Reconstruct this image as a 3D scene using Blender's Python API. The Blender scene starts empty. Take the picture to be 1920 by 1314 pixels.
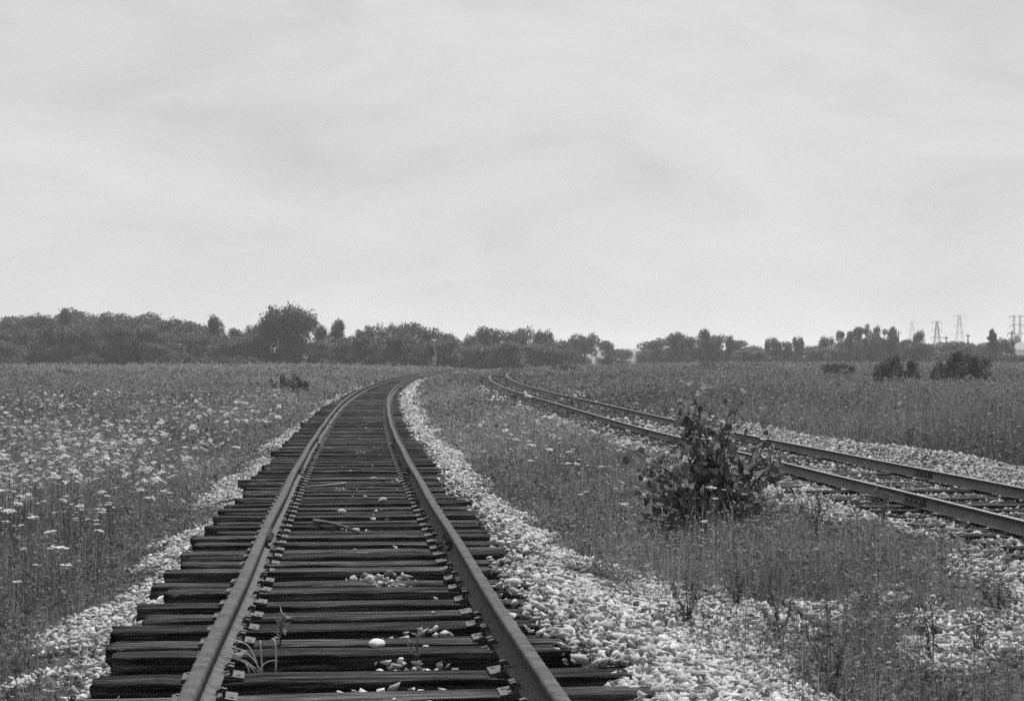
import bpy, math, random
import numpy as np
from mathutils import Vector, Matrix
random.seed(7); rng = np.random.default_rng(11)
S = bpy.context.scene; COL = S.collection
R = math.radians
CAM_Z = 1.54; F = 3200.0; HORIZON = 681.0           # metres above the tie tops of the near track

# ------------------------------------------------------------------ layout
_p1 = np.polyfit(np.array([6.87,15,22.15,32.2,50.5,65,76.6,93.5,111,140,183,250,300])/100,
                 np.array([-.556,-1.37,-2.02,-2.95,-4.48,-5.45,-6.1,-6.98,-7.75,-8.5,-8.9,-7.8,-5.2]), 5,
                 w=1/np.array([6.87,15,22.15,32.2,50.5,65,76.6,93.5,111,140,183,250,300])**.75)
_p2 = np.polyfit(np.array([10,15,23.7,33.4,46.7,57,74,105,148,183,250,300])/100,
                 np.array([5.75,5.35,4.66,3.88,2.9,2.1,1.06,-.15,-1.2,-1.3,.15,2.6]), 5,
                 w=1/np.array([10,15,23.7,33.4,46.7,57,74,105,148,183,250,300])**.75)
def _path(p, y):
    y = np.asarray(y, float); lo, hi = .08, 3.0
    t = np.clip(y/100, lo, hi); d = np.polyder(p)
    return np.polyval(p, t) + (y/100-t)*np.polyval(d, t)
def x1(y): return _path(_p1, y)
def x2(y): return _path(_p2, y)
def rise(y): return np.interp(y, [-99, 38, 57, 80, 105, 148, 220, 300, 600], [0, 0, .09, .13, .18, .28, .42, .6, .8])
def field_rise(y): return np.interp(y, [-99, 40, 80, 105, 148, 220, 300, 500, 5000], [0, 0, .14, .24, .45, .95, 1.3, 1.75, 1.9])
def hash2(ix, iy, s):
    n = (ix.astype(np.int64)*374761393 + iy.astype(np.int64)*668265263 + s*974711) & 0x7fffffff
    n = ((n ^ (n >> 13))*1274126177) & 0x7fffffff
    return ((n ^ (n >> 16)) & 0xffff)/65535.0
def vnoise(x, y, s=0):
    x = np.asarray(x, float); y = np.asarray(y, float)
    ix = np.floor(x); iy = np.floor(y); fx = x-ix; fy = y-iy
    fx = fx*fx*(3-2*fx); fy = fy*fy*(3-2*fy)
    a = hash2(ix, iy, s); b = hash2(ix+1, iy, s); c = hash2(ix, iy+1, s); d = hash2(ix+1, iy+1, s)
    return (a*(1-fx)+b*fx)*(1-fy)+(c*(1-fx)+d*fx)*fy
def fbm(x, y, s=0, n=3):
    v = 0; a = .5; t = 0
    for k in range(n):
        v = v+a*vnoise(x*2**k, y*2**k, s+k*17); t += a; a *= .5
    return v/t
U_P = [-2.9, -2.1, -1.55, -1.3, -1.1, 1.05, 1.25, 1.6, 2.0, 2.9]
U_Z = [-.42, -.28, -.15, -.13, -.15, -.15, -.07, -.07, -.16, -.42]
V_P = [-3.8, -2.3, -1.6, -1.2, 1.3, 1.9, 2.5, 3.4]
V_Z = [-.42, -.19, -.09, -.084, -.084, .03, .03, -.26]
def ground(x, y):
    x = np.asarray(x, float); y = np.asarray(y, float)
    u = x-x1(y); v = x-x2(y)
    mid = .5*(x1(y)+x2(y))
    prof = np.where(x < mid, np.interp(u, U_P, U_Z), np.interp(v, V_P, V_Z))
    bank = np.exp(-((v-2.0)/.55)**2)*np.where(y < 60, 1, 0)
    prof = prof + bank*(fbm(x*.8, y*.35, 5)-.45)*.35
    off = np.minimum(np.clip(np.abs(u)-2.6, 0, 1.5), np.clip(np.abs(v)-3.2, 0, 1.5))
    prof = prof + off*(fbm(x*.25, y*.12, 9)-.5)*.18
    near = np.minimum(np.abs(u), np.abs(v))
    w = np.clip((near-2.5)/25, 0, 1)
    return prof + rise(y)*(1-w) + field_rise(y)*w
def gravel(x, y):                                   # how much of the ground is bare stone, 0..1
    u = x-x1(y); v = x-x2(y)
    n = fbm(x*.9, y*.45, 21)-.5; n2 = fbm(x*2.3, y*1.3, 31)-.5
    left = np.clip((u+1.88+n*1.0+n2*.9)/.3, 0, 1)
    fade = np.clip((150-y)/60, 0, 1)
    wr = 1.95+np.interp(y, [6, 9, 11, 15, 25, 60], [.5, .25, .0, -.12, -.1, .1])
    right = np.clip((wr-u+n*.8+n2*.7)/.25, 0, 1)
    a = left*right
    v0 = np.interp(y, [8, 15, 18, 25, 35, 48, 110], [-1.4, -1.4, -1.95, -1.95, -1.8, -2.1, -2.0])
    b = np.clip((v-v0+n*1.3+n2*.8)/.35, 0, 1)*np.clip((2.75-v+n*.6+n2*.4)/.25, 0, 1)*np.clip((125-y)/50, 0, 1)
    weeds = np.clip((fbm(x*.5, y*.12, 77)-.53)*9, 0, 1)*np.interp(y, [24, 40, 60], [0, .5, 1])*(v > -1.5)
    bed = np.clip((v+1.75+n2*.5)/.3, 0, 1)*np.interp(y, [36, 50], [0, .93])
    b = b*(1-.85*weeds)*(1-bed)
    patch = np.clip((fbm(x*.75+3, y*.42, 43)-.505+n2*.3)/.07, 0, 1)*np.clip((15.0-y)/2, 0, 1)*(u > 1.5)*(v < -1)
    return np.clip(np.maximum(np.maximum(a*np.maximum(fade, .3), b), patch*.9), 0, 1)

# ------------------------------------------------------------------ helpers
def fast_mesh(name, V, quads=None, tris=None, attrs=None, smooth=False):
    me = bpy.data.meshes.new(name); V = np.ascontiguousarray(V, np.float32)
    nq = 0 if quads is None else len(quads); nt = 0 if tris is None else len(tris)
    flat = np.concatenate([a.ravel() for a in (quads, tris) if a is not None and len(a)]).astype(np.int32)
    me.vertices.add(len(V)); me.vertices.foreach_set('co', V.ravel())
    me.loops.add(len(flat)); me.loops.foreach_set('vertex_index', flat)
    me.polygons.add(nq+nt)
    tot = np.concatenate([np.full(nq, 4), np.full(nt, 3)]).astype(np.int32)
    st = np.concatenate([[0], np.cumsum(tot)[:-1]]).astype(np.int32)
    me.polygons.foreach_set('loop_start', st); me.polygons.foreach_set('loop_total', tot)
    if smooth: me.polygons.foreach_set('use_smooth', np.ones(nq+nt, bool))
    for k, a in (attrs or {}).items():
        at = me.attributes.new(k, 'FLOAT', 'POINT'); at.data.foreach_set('value', np.ascontiguousarray(a, np.float32))
    me.update(calc_edges=True); return me
def link(name, me, mat=None, parent=None, loc=None, rot=None, scale=None):
    o = bpy.data.objects.new(name, me); COL.objects.link(o)
    if mat and me and not me.materials: me.materials.append(mat)
    if parent: o.parent = parent
    if loc is not None: o.location = loc
    if rot is not None: o.rotation_euler = rot
    if scale is not None: o.scale = scale
    return o
def tag(o, label, cat, group=None, kind=None):
    o['label'] = label; o['category'] = cat
    if group: o['group'] = group
    if kind: o['kind'] = kind
    return o
class MB:
    def __init__(s): s.v = []; s.f = []
    def add(s, vs, fs):
        b = len(s.v); s.v += [tuple(p) for p in vs]; s.f += [tuple(i+b for i in f) for f in fs]
    def box(s, cx, cy, cz, sx, sy, sz, rz=0):
        c, n = math.cos(rz), math.sin(rz); vs = []
        for dz in (-1, 1):
            for dx, dy in ((-1, -1), (1, -1), (1, 1), (-1, 1)):
                a, b = dx*sx/2, dy*sy/2; vs.append((cx+a*c-b*n, cy+a*n+b*c, cz+dz*sz/2))
        s.add(vs, [(3, 2, 1, 0), (4, 5, 6, 7), (0, 1, 5, 4), (1, 2, 6, 5), (2, 3, 7, 6), (3, 0, 4, 7)])
    def tube(s, pts, rad, n=6):
        pts = [Vector(p) for p in pts]; rings = []
        for i, p in enumerate(pts):
            t = (pts[min(i+1, len(pts)-1)]-pts[max(i-1, 0)]).normalized()
            a = t.orthogonal().normalized() if i == 0 else (a-t*a.dot(t)).normalized()
            b = t.cross(a); r = rad[i] if hasattr(rad, '__len__') else rad
            rings.append([p+a*(r*math.cos(2*math.pi*k/n))+b*(r*math.sin(2*math.pi*k/n)) for k in range(n)])
        vs = [q for ring in rings for q in ring]; fs = []
        for i in range(len(pts)-1):
            for k in range(n):
                fs.append((i*n+k, i*n+(k+1) % n, (i+1)*n+(k+1) % n, (i+1)*n+k))
        fs += [tuple(range(n-1, -1, -1)), tuple((len(pts)-1)*n+k for k in range(n))]
        s.add(vs, fs)
    def mesh(s, name, smooth=False):
        me = bpy.data.meshes.new(name); me.from_pydata(s.v, [], s.f)
        if smooth: me.polygons.foreach_set('use_smooth', [True]*len(me.polygons))
        me.update(); return me

# ------------------------------------------------------------------ materials (the photograph is black and white: all greys)
def new_mat(name):
    m = bpy.data.materials.new(name); m.use_nodes = True
    nt = m.node_tree; nt.nodes.clear(); out = nt.nodes.new('ShaderNodeOutputMaterial')
    return m, nt, out
def N(nt, t, **kw):
    n = nt.nodes.new(t)
    for k, v in kw.items():
        if k[0] == '_': setattr(n, k[1:], v)
        else: n.inputs[k].default_value = v
    return n
def grey(v): return (v, v, v, 1)
def ramp(nt, src, stops):
    r = nt.nodes.new('ShaderNodeValToRGB'); e = r.color_ramp.elements
    e[0].position, e[0].color = stops[0][0], grey(stops[0][1]); e[1].position, e[1].color = stops[-1][0], grey(stops[-1][1])
    for p, c in stops[1:-1]: q = e.new(p); q.color = grey(c)
    nt.links.new(src, r.inputs['Fac']); return r.outputs['Color']
def surface(name, stops, scale=(1, 1, 1), noise=8, detail=6, rough=.85, bump=.4, bdist=.01, fine=0, coords='Object', spec=.3, vary=0):
    m, nt, out = new_mat(name); L = nt.links.new
    tc = nt.nodes.new('ShaderNodeTexCoord'); mp = N(nt, 'ShaderNodeMapping', Scale=scale); L(tc.outputs[coords], mp.inputs['Vector'])
    oi = nt.nodes.new('ShaderNodeObjectInfo'); add = N(nt, 'ShaderNodeVectorMath', _operation='ADD')
    ml = N(nt, 'ShaderNodeMath', _operation='MULTIPLY'); ml.inputs[1].default_value = 37.0
    L(oi.outputs['Random'], ml.inputs[0]); L(mp.outputs[0], add.inputs[0]); L(ml.outputs[0], add.inputs[1])
    n1 = N(nt, 'ShaderNodeTexNoise', Scale=noise, Detail=detail, Roughness=.65); L(add.outputs[0], n1.inputs['Vector'])
    col = ramp(nt, n1.outputs['Fac'], stops); h = n1.outputs['Fac']
    if fine:
        n2 = N(nt, 'ShaderNodeTexNoise', Scale=fine, Detail=3, Roughness=.7); L(add.outputs[0], n2.inputs['Vector'])
        c2 = ramp(nt, n2.outputs['Fac'], [(.3, .62), (.7, 1.3)])
        mx = N(nt, 'ShaderNodeMix', _data_type='RGBA', _blend_type='MULTIPLY'); mx.inputs['Factor'].default_value = 1
        L(col, mx.inputs[6]); L(c2, mx.inputs[7]); col = mx.outputs[2]
        ad = N(nt, 'ShaderNodeMath', _operation='ADD'); L(h, ad.inputs[0]); L(n2.outputs['Fac'], ad.inputs[1]); h = ad.outputs[0]
    if vary:
        mr = N(nt, 'ShaderNodeMapRange'); mr.inputs['To Min'].default_value = 1-vary; mr.inputs['To Max'].default_value = 1+1.6*vary; L(oi.outputs['Random'], mr.inputs['Value'])
        mv = N(nt, 'ShaderNodeMix', _data_type='RGBA', _blend_type='MULTIPLY'); mv.inputs['Factor'].default_value = 1; L(col, mv.inputs[6]); L(mr.outputs[0], mv.inputs[7]); col = mv.outputs[2]
    b = N(nt, 'ShaderNodeBump', Strength=bump, Distance=bdist); L(h, b.inputs['Height'])
    p = N(nt, 'ShaderNodeBsdfPrincipled', Roughness=rough); p.inputs['Specular IOR Level'].default_value = spec
    L(col, p.inputs['Base Color']); L(b.outputs[0], p.inputs['Normal']); L(p.outputs[0], out.inputs['Surface'])
    return m
def leaf_mat(name, lo, hi, trans=.35, rough=.6, attr='tone', spec=.25):
    m, nt, out = new_mat(name); L = nt.links.new
    at = N(nt, 'ShaderNodeAttribute', _attribute_name=attr)
    col = ramp(nt, at.outputs['Fac'], [(0, lo), (1, hi)])
    p = N(nt, 'ShaderNodeBsdfPrincipled', Roughness=rough); p.inputs['Specular IOR Level'].default_value = spec
    t = nt.nodes.new('ShaderNodeBsdfTranslucent'); mx = N(nt, 'ShaderNodeMixShader', Fac=trans)
    L(col, p.inputs['Base Color']); L(col, t.inputs['Color']); L(p.outputs[0], mx.inputs[1]); L(t.outputs[0], mx.inputs[2])
    L(mx.outputs[0], out.inputs['Surface']); return m
M = {}
M['tie'] = surface('creosoted_timber', [(.30, .004), (.43, .018), (.54, .06), (.72, .2)], scale=(1.0, 20, 20), noise=2.2, detail=9, rough=.95, bump=1.0, bdist=.02, fine=7, spec=.03, vary=.45)
M['rail'] = surface('rusty_rail_steel', [(.3, .045), (.7, .11)], noise=9, rough=.9, bump=.4, bdist=.003, fine=110, spec=.1)
M['railside'] = M['rail']
M['shaded_side'] = surface('shade_painted_rail_steel', [(.3, .035), (.7, .055)], noise=5, rough=.95, bump=.2, bdist=.002, fine=120, spec=.05)  # rusty rail sides, darkened further to paint in the shade facing the camera
M['tread'] = surface('worn_rail_tread', [(.3, .13), (.7, .19)], noise=5, rough=.6, bump=.2, bdist=.002, fine=120, spec=.3)
M['dusty'] = surface('dusty_rail_foot', [(.3, .085), (.7, .16)], noise=9, rough=.95, bump=.25, bdist=.002, fine=120, spec=.05)
M['dusty_bounce'] = surface('dusted_bounce_lit_rail_web', [(.3, .13), (.7, .25)], noise=9, rough=.95, bump=.25, bdist=.002, fine=120, spec=.05)  # pale dust, with light bounced off the ballast painted into the colour
M['plate'] = surface('rusty_plate_steel', [(.3, .04), (.7, .10)], noise=30, rough=.75, bump=.3, bdist=.002, fine=200)
M['iron'] = surface('dark_iron', [(.3, .035), (.7, .07)], noise=30, rough=.7, bump=.3, bdist=.002)
M['stick'] = surface('dead_wood', [(.3, .05), (.7, .12)], scale=(1, 1, 1), noise=20, rough=.9, bump=.4, bdist=.003)
M['straw'] = surface('dry_stalk', [(.3, .4), (.7, .6)], noise=40, rough=.8, bump=.1, bdist=.001)
M['stem'] = surface('plant_stem', [(.3, .07), (.7, .13)], noise=40, rough=.8, bump=.1, bdist=.001)
M['bark'] = surface('tree_bark', [(.3, .02), (.7, .05)], noise=4, rough=.95, bump=.5, bdist=.05)
M['palebark'] = surface('bleached_wood', [(.3, .3), (.7, .45)], noise=4, rough=.95, bump=.3, bdist=.03)
M['white'] = surface('white_paint', [(.3, .6), (.7, .75)], noise=2, rough=.7, bump=.1, bdist=.01)
M['roofing'] = surface('pale_roof', [(.3, .16), (.7, .24)], noise=3, rough=.7, bump=.1, bdist=.01)
M['glass'] = surface('dark_window', [(.3, .02), (.7, .04)], noise=3, rough=.2, bump=.0, bdist=.01, spec=.5)
M['lattice'] = surface('galvanised_steel', [(.3, .05), (.7, .08)], noise=3, rough=.6, bump=.0)
M['rock'] = surface('pale_limestone', [(.3, .4), (.7, .62)], noise=14, rough=.95, bump=.5, bdist=.01, fine=70)
M['leaf'] = leaf_mat('tree_foliage', .05, .085, trans=.45)
M['bushleaf'] = leaf_mat('shrub_foliage', .035, .085, trans=.35)
M['broadleaf'] = leaf_mat('broad_leaf', .075, .28, trans=.45, rough=.55, spec=.25)
M['grass'] = leaf_mat('meadow_grass', .05, .31, trans=.45)
M['petal'] = leaf_mat('white_petals', .45, .8, trans=.35, rough=.8)
def stone_mat():
    m, nt, out = new_mat('ballast_limestone'); L = nt.links.new
    at = N(nt, 'ShaderNodeAttribute', _attribute_name='tone')
    tc = nt.nodes.new('ShaderNodeTexCoord'); n = N(nt, 'ShaderNodeTexNoise', Scale=55, Detail=5, Roughness=.7); L(tc.outputs['Object'], n.inputs['Vector'])
    c = ramp(nt, at.outputs['Fac'], [(0, .08), (.25, .26), (1, .52)]); d = ramp(nt, n.outputs['Fac'], [(.3, .7), (.65, 1.1)])
    mx = N(nt, 'ShaderNodeMix', _data_type='RGBA', _blend_type='MULTIPLY'); mx.inputs['Factor'].default_value = 1
    L(c, mx.inputs[6]); L(d, mx.inputs[7]); b = N(nt, 'ShaderNodeBump', Strength=.5, Distance=.008); L(n.outputs['Fac'], b.inputs['Height'])
    p = N(nt, 'ShaderNodeBsdfPrincipled', Roughness=.95); p.inputs['Specular IOR Level'].default_value = .15
    L(mx.outputs[2], p.inputs['Base Color']); L(b.outputs[0], p.inputs['Normal']); L(p.outputs[0], out.inputs['Surface']); return m
M['stone'] = stone_mat()
def ground_mat():
    m, nt, out = new_mat('meadow_soil_and_gravel'); L = nt.links.new
    at = N(nt, 'ShaderNodeAttribute', _attribute_name='gravel'); tc = nt.nodes.new('ShaderNodeTexCoord'); dk = N(nt, 'ShaderNodeAttribute', _attribute_name='cinder')
    n = N(nt, 'ShaderNodeTexNoise', Scale=.6, Detail=9, Roughness=.7); L(tc.outputs['Object'], n.inputs['Vector'])
    soil = ramp(nt, n.outputs['Fac'], [(.3, .04), (.7, .09)])
    vo = N(nt, 'ShaderNodeTexVoronoi', Scale=18); L(tc.outputs['Object'], vo.inputs['Vector'])
    g1 = ramp(nt, vo.outputs['Distance'], [(.0, .22), (.45, .17), (.7, .05)])  # gravel ground darkened to paint shade into the gaps between stones
    mx = N(nt, 'ShaderNodeMix', _data_type='RGBA'); L(at.outputs['Fac'], mx.inputs['Factor']); L(soil, mx.inputs[6]); L(g1, mx.inputs[7])
    m2 = N(nt, 'ShaderNodeMix', _data_type='RGBA'); L(dk.outputs['Fac'], m2.inputs['Factor']); L(mx.outputs[2], m2.inputs[6]); m2.inputs[7].default_value = grey(.03)
    b = N(nt, 'ShaderNodeBump', Strength=.6, Distance=.03); L(vo.outputs['Distance'], b.inputs['Height']); b.invert = True
    p = N(nt, 'ShaderNodeBsdfPrincipled', Roughness=1); p.inputs['Specular IOR Level'].default_value = .05
    L(m2.outputs[2], p.inputs['Base Color']); L(b.outputs[0], p.inputs['Normal']); L(p.outputs[0], out.inputs['Surface']); return m
M['ground'] = ground_mat()

# ------------------------------------------------------------------ ground
def build_ground():
    th = np.concatenate([np.linspace(-180, -26, 40, endpoint=False), np.linspace(-26, 26, 640, endpoint=False), np.linspace(26, 180, 40)])
    r = np.concatenate([np.linspace(.3, 5, 12, endpoint=False), np.geomspace(5, 420, 420, endpoint=False), np.geomspace(420, 4200, 26)])
    T, RR = np.meshgrid(np.radians(th), r); X = RR*np.sin(T); Y = RR*np.cos(T)
    Z = ground(X, Y); g = gravel(X, Y); u = X-x1(Y)
    V = np.stack([X.ravel(), Y.ravel(), Z.ravel()], 1); nt_ = len(th); nr = len(r)
    i = np.arange(nr-1)[:, None]*nt_+np.arange(nt_-1)[None]; i = i.ravel()
    q = np.stack([i, i+1, i+1+nt_, i+nt_], 1)[:, ::-1]
    cin = np.clip((1.15-np.abs(u))/.15, 0, 1); v = X-x2(Y); cin = np.maximum(cin, np.clip((1.75-np.abs(v))/.3, 0, 1)*np.interp(Y, [36, 55], [0, 1]))
    me = fast_mesh('ground', V, q, attrs={'gravel': g.ravel(), 'cinder': cin.ravel()*.85}, smooth=True)
    o = link('ground', me, M['ground']); o['kind'] = 'structure'
build_ground()

# ------------------------------------------------------------------ rails
RAIL_H = .172; PLATE = .018
def rail_profile():
    return [(-.066, 0), (.066, 0), (.066, .012), (.03, .022), (.011, .036), (.0085, .12), (.033, .128), (.035, .136), (.035, .162), (.029, .170), (.018, .172),
            (-.018, .172), (-.029, .170), (-.035, .162), (-.035, .136), (-.033, .128), (-.0085, .12), (-.011, .036), (-.03, .022), (-.066, .012)]
def frame(xf, y):
    d = (xf(y+.5)-xf(y-.5)); a = math.atan(d); return float(xf(y)), -a      # centre x, rotation about z
def rail_mesh(xf, off, dz, y0, y1, name):
    ys = np.concatenate([np.arange(y0, min(60, y1), .5), np.arange(60, y1+.1, 2.0)]) if y1 > 60 else np.arange(y0, y1, .5)
    P = rail_profile(); n = len(P); V = []
    if xf is x2: P = [(a*.9, h*.74) for a, h in P]
    for y in ys:
        cx, rz = frame(xf, y); c, s_ = math.cos(rz), math.sin(rz); z = float(rise(y))+dz
        wob = .006*math.sin(y*.9+off*3)
        for a, h in P: V.append((cx+(off+a+wob)*c, y+(off+a+wob)*s_, z+h))
    V = np.array(V); m = len(ys)
    i = (np.arange(m-1)[:, None]*n+np.arange(n)[None]).ravel(); k = np.tile(np.arange(n), m-1); j = i-k+(k+1) % n
    q = np.stack([i, j, j+n, i+n], 1)
    me = fast_mesh(name, V, q); mi = np.where((k >= 9) & (k <= 11), 1, np.where((k <= 3) | (k >= 15), 2, 0)).astype(np.int32)
    me.polygons.foreach_set('material_index', mi); return me
def joint_bar_mesh(side):
    mb = MB()
    for s_ in (-1, 1):
        x = s_*.021
        prof = [(s_*.010, .036), (s_*.05, .026), (s_*.05, .034), (s_*.026, .05), (s_*.024, .105), (s_*.031, .124), (s_*.010, .124)]
        vs = [(a, -.32, h) for a, h in prof]+[(a, .32, h) for a, h in prof]; n = len(prof)
        mb.add(vs, [(i, (i+1) % n, n+(i+1) % n, n+i) for i in range(n)]+[tuple(range(n-1, -1, -1)), tuple(range(n, 2*n))])
    return mb.mesh('joint_bar')
def bolt_mesh():
    mb = MB(); mb.tube([(-.058, 0, 0), (.058, 0, 0)], .011, 8); mb.tube([(.026, 0, 0), (.046, 0, 0)], .021, 6); mb.tube([(-.046, 0, 0), (-.026, 0, 0)], .021, 6)
    return mb.mesh('bolt')
JB = joint_bar_mesh(1); JB.materials.append(M['iron']); BM = bolt_mesh(); BM.materials.append(M['iron'])
def build_rail(xf, off, dz, y1, label, group, joints, bolts_to, mat):
    o = tag(link('rail', rail_mesh(xf, off, dz, 2.0, y1, 'rail'), mat), label, 'rail', group)
    o.data.materials.append(M['tread'] if xf is x2 else mat); o.data.materials.append(M['dusty_bounce'] if xf is x2 else M['dusty'])
    for jy in joints:
        cx, rz = frame(xf, jy); c, s_ = math.cos(rz), math.sin(rz)
        j = link('joint_bar', JB, None, o, (cx+off*c, jy+off*s_, float(rise(jy))+dz), (0, 0, rz), (1, 1, .74 if xf is x2 else 1))
        if jy < bolts_to:
            for by in (-.24, -.08, .08, .24): link('bolt', BM, None, j, (0, by, .078))
J1 = [14.25+9.14*k for k in range(12)]
G = .7525
DZ1 = PLATE; DZ2 = PLATE-.05+.172*.26
build_rail(x1, -G, DZ1, 235, 'rusty left rail of the near timber track, seen from its inner side', 'rails of the near track', J1, 34, M['rail'])
build_rail(x1, G, DZ1, 235, 'rusty right rail of the near timber track, beside the white ballast', 'rails of the near track', [j-.35 for j in J1], 34, M['rail'])
build_rail(x2, -G, DZ2, 290, 'front rail of the right hand track, dark side towards the bush', 'rails of the far track', [18.35+9.14*k for k in range(7)], 22, M['shaded_side'])
build_rail(x2, G, DZ2, 290, 'back rail of the right hand track, against the gravel bank', 'rails of the far track', [22.6+9.14*k for k in range(7)], 26, M['shaded_side'])

# ------------------------------------------------------------------ ties, plates, spikes
def tie_mesh(seed):
    r = np.random.default_rng(seed); nx, ny, nz = 33, 9, 4; L_, W, H = 2.62, .235, .175
    yrow = np.array([-.5, -.455, -.33, -.17, .02, .18, .34, .455, .5])*W
    zrow = np.array([-1, -.5, -.07, 0])*H
    V = []; idx = {}; top = []; edge = []; shl = []
    for i in range(nx):
        for j in range(ny):
            for k in range(nz):
                if 0 < i < nx-1 and 0 < j < ny-1 and 0 < k < nz-1: continue
                idx[i, j, k] = len(V); V.append([(i/(nx-1)-.5)*L_, yrow[j], zrow[k]]); top.append(k == nz-1); edge.append(k == nz-1 and j in (0, ny-1)); shl.append(k == nz-2 and j in (0, ny-1))
    V = np.array(V); top = np.array(top); edge = np.array(edge); jrow = np.round(V[:, 1]*1000).astype(int)
    groove = hash2(jrow, jrow*0, seed)                                     # long splits run with the grain
    wave = (vnoise(V[:, 0]*1.2+50, V[:, 1]*3+50, seed)-.5)*.014
    crack = -.012*np.clip(groove*2-1, 0, 1)*np.clip(vnoise(V[:, 0]*1.6+9, V[:, 1]*40+9, seed+2)*2-.7, 0, 1)
    V[top, 2] += (wave+crack)[top]-.002
    chip = vnoise(V[:, 0]*4+30, V[:, 1]*9+30, seed+3)**3
    V[edge, 2] -= .004+.022*chip[edge]; V[edge, 1] *= 1-.06*chip[edge]
    V[:, 1] += (vnoise(V[:, 0]*1.2+20, V[:, 0]*0+np.sign(V[:, 1])*5+20, seed+5)-.5)*.016
    end = np.abs(V[:, 0]) > L_/2-.002
    V[end, 0] += (r.random(end.sum())-.5)*.035
    seat = top & (np.abs(np.abs(V[:, 0])-G) < .2); V[seat, 2] = np.minimum(V[seat, 2], -.002)
    Q = []
    def q(a, b, c, d): Q.append((idx[a], idx[b], idx[c], idx[d]))
    for i in range(nx-1):
        for j in range(ny-1):
            q((i, j, nz-1), (i+1, j, nz-1), (i+1, j+1, nz-1), (i, j+1, nz-1)); q((i, j, 0), (i, j+1, 0), (i+1, j+1, 0), (i+1, j, 0))
        for k in range(nz-1):
            q((i, 0, k), (i+1, 0, k), (i+1, 0, k+1), (i, 0, k+1)); q((i, ny-1, k), (i, ny-1, k+1), (i+1, ny-1, k+1), (i+1, ny-1, k))
    for j in range(ny-1):
        for k in range(nz-1):
            q((0, j, k), (0, j, k+1), (0, j+1, k+1), (0, j+1, k)); q((nx-1, j, k), (nx-1, j+1, k), (nx-1, j+1, k+1), (nx-1, j, k+1))
    me = fast_mesh('tie', V, np.array(Q)); me.materials.append(M['tie']); return me
TIES = [tie_mesh(100+k) for k in range(12)]
def plate_mesh():
    mb = MB(); L_, W = .30, .185
    xs = [-L_/2, -.075, -.07, .07, .075, L_/2]; zs = [.008, .021, .0175, .0175, .021, .008]
    vs = [(x, -W/2, z) for x, z in zip(xs, zs)]+[(x, W/2, z) for x, z in zip(xs, zs)]+[(x, -W/2, -.004) for x in xs]+[(x, W/2, -.004) for x in xs]
    fs = []
    for i in range(5): fs += [(i, i+1, 7+i, 6+i), (12+i, 18+i, 19+i, 13+i), (i, 12+i, 13+i, i+1), (6+i, 7+i, 19+i, 18+i)]
    fs += [(0, 6, 18, 12), (5, 17, 23, 11)]
    mb.add(vs, fs)
    for sx, sy in ((-.122, .045), (.122, -.045)): mb.box(sx, sy, .0125, .02, .02, .009)     # empty spike holes read as dark dimples
    return mb.mesh('tie_plate')
PM = plate_mesh(); PM.materials.append(M['plate'])
def spike_mesh():
    mb = MB(); mb.box(0, 0, .02, .016, .016, .05)
    mb.add([(-.012, -.016, .042), (.034, -.014, .036), (.034, .014, .036), (-.012, .016, .042), (-.014, -.017, .056), (.012, -.016, .062), (.036, -.012, .046), (.036, .012, .046), (.012, .016, .062), (-.014, .017, .056)],
           [(0, 3, 2, 1), (4, 5, 8, 9), (5, 6, 7, 8), (0, 1, 6, 5, 4), (3, 9, 8, 7, 2), (1, 2, 7, 6), (0, 4, 9, 3)])
    return mb.mesh('spike')
SM = spike_mesh(); SM.materials.append(M['iron'])
ORD = 'zeroth first second third fourth fifth sixth seventh eighth ninth tenth eleventh twelfth thirteenth fourteenth fifteenth sixteenth seventeenth eighteenth nineteenth twentieth'.split()
ty = [7.92, 8.47, 9.08, 9.52, 9.99, 10.49, 11.05, 11.65, 12.14, 12.7, 13.2, 13.7, 14.16, 14.7, 15.2]
while ty[-1] < 172: ty.append(ty[-1]+.52+random.uniform(-.045, .045))
ty = [7.38]+ty
ti = 0; far_ties = MB()
joint_count = {}
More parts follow.
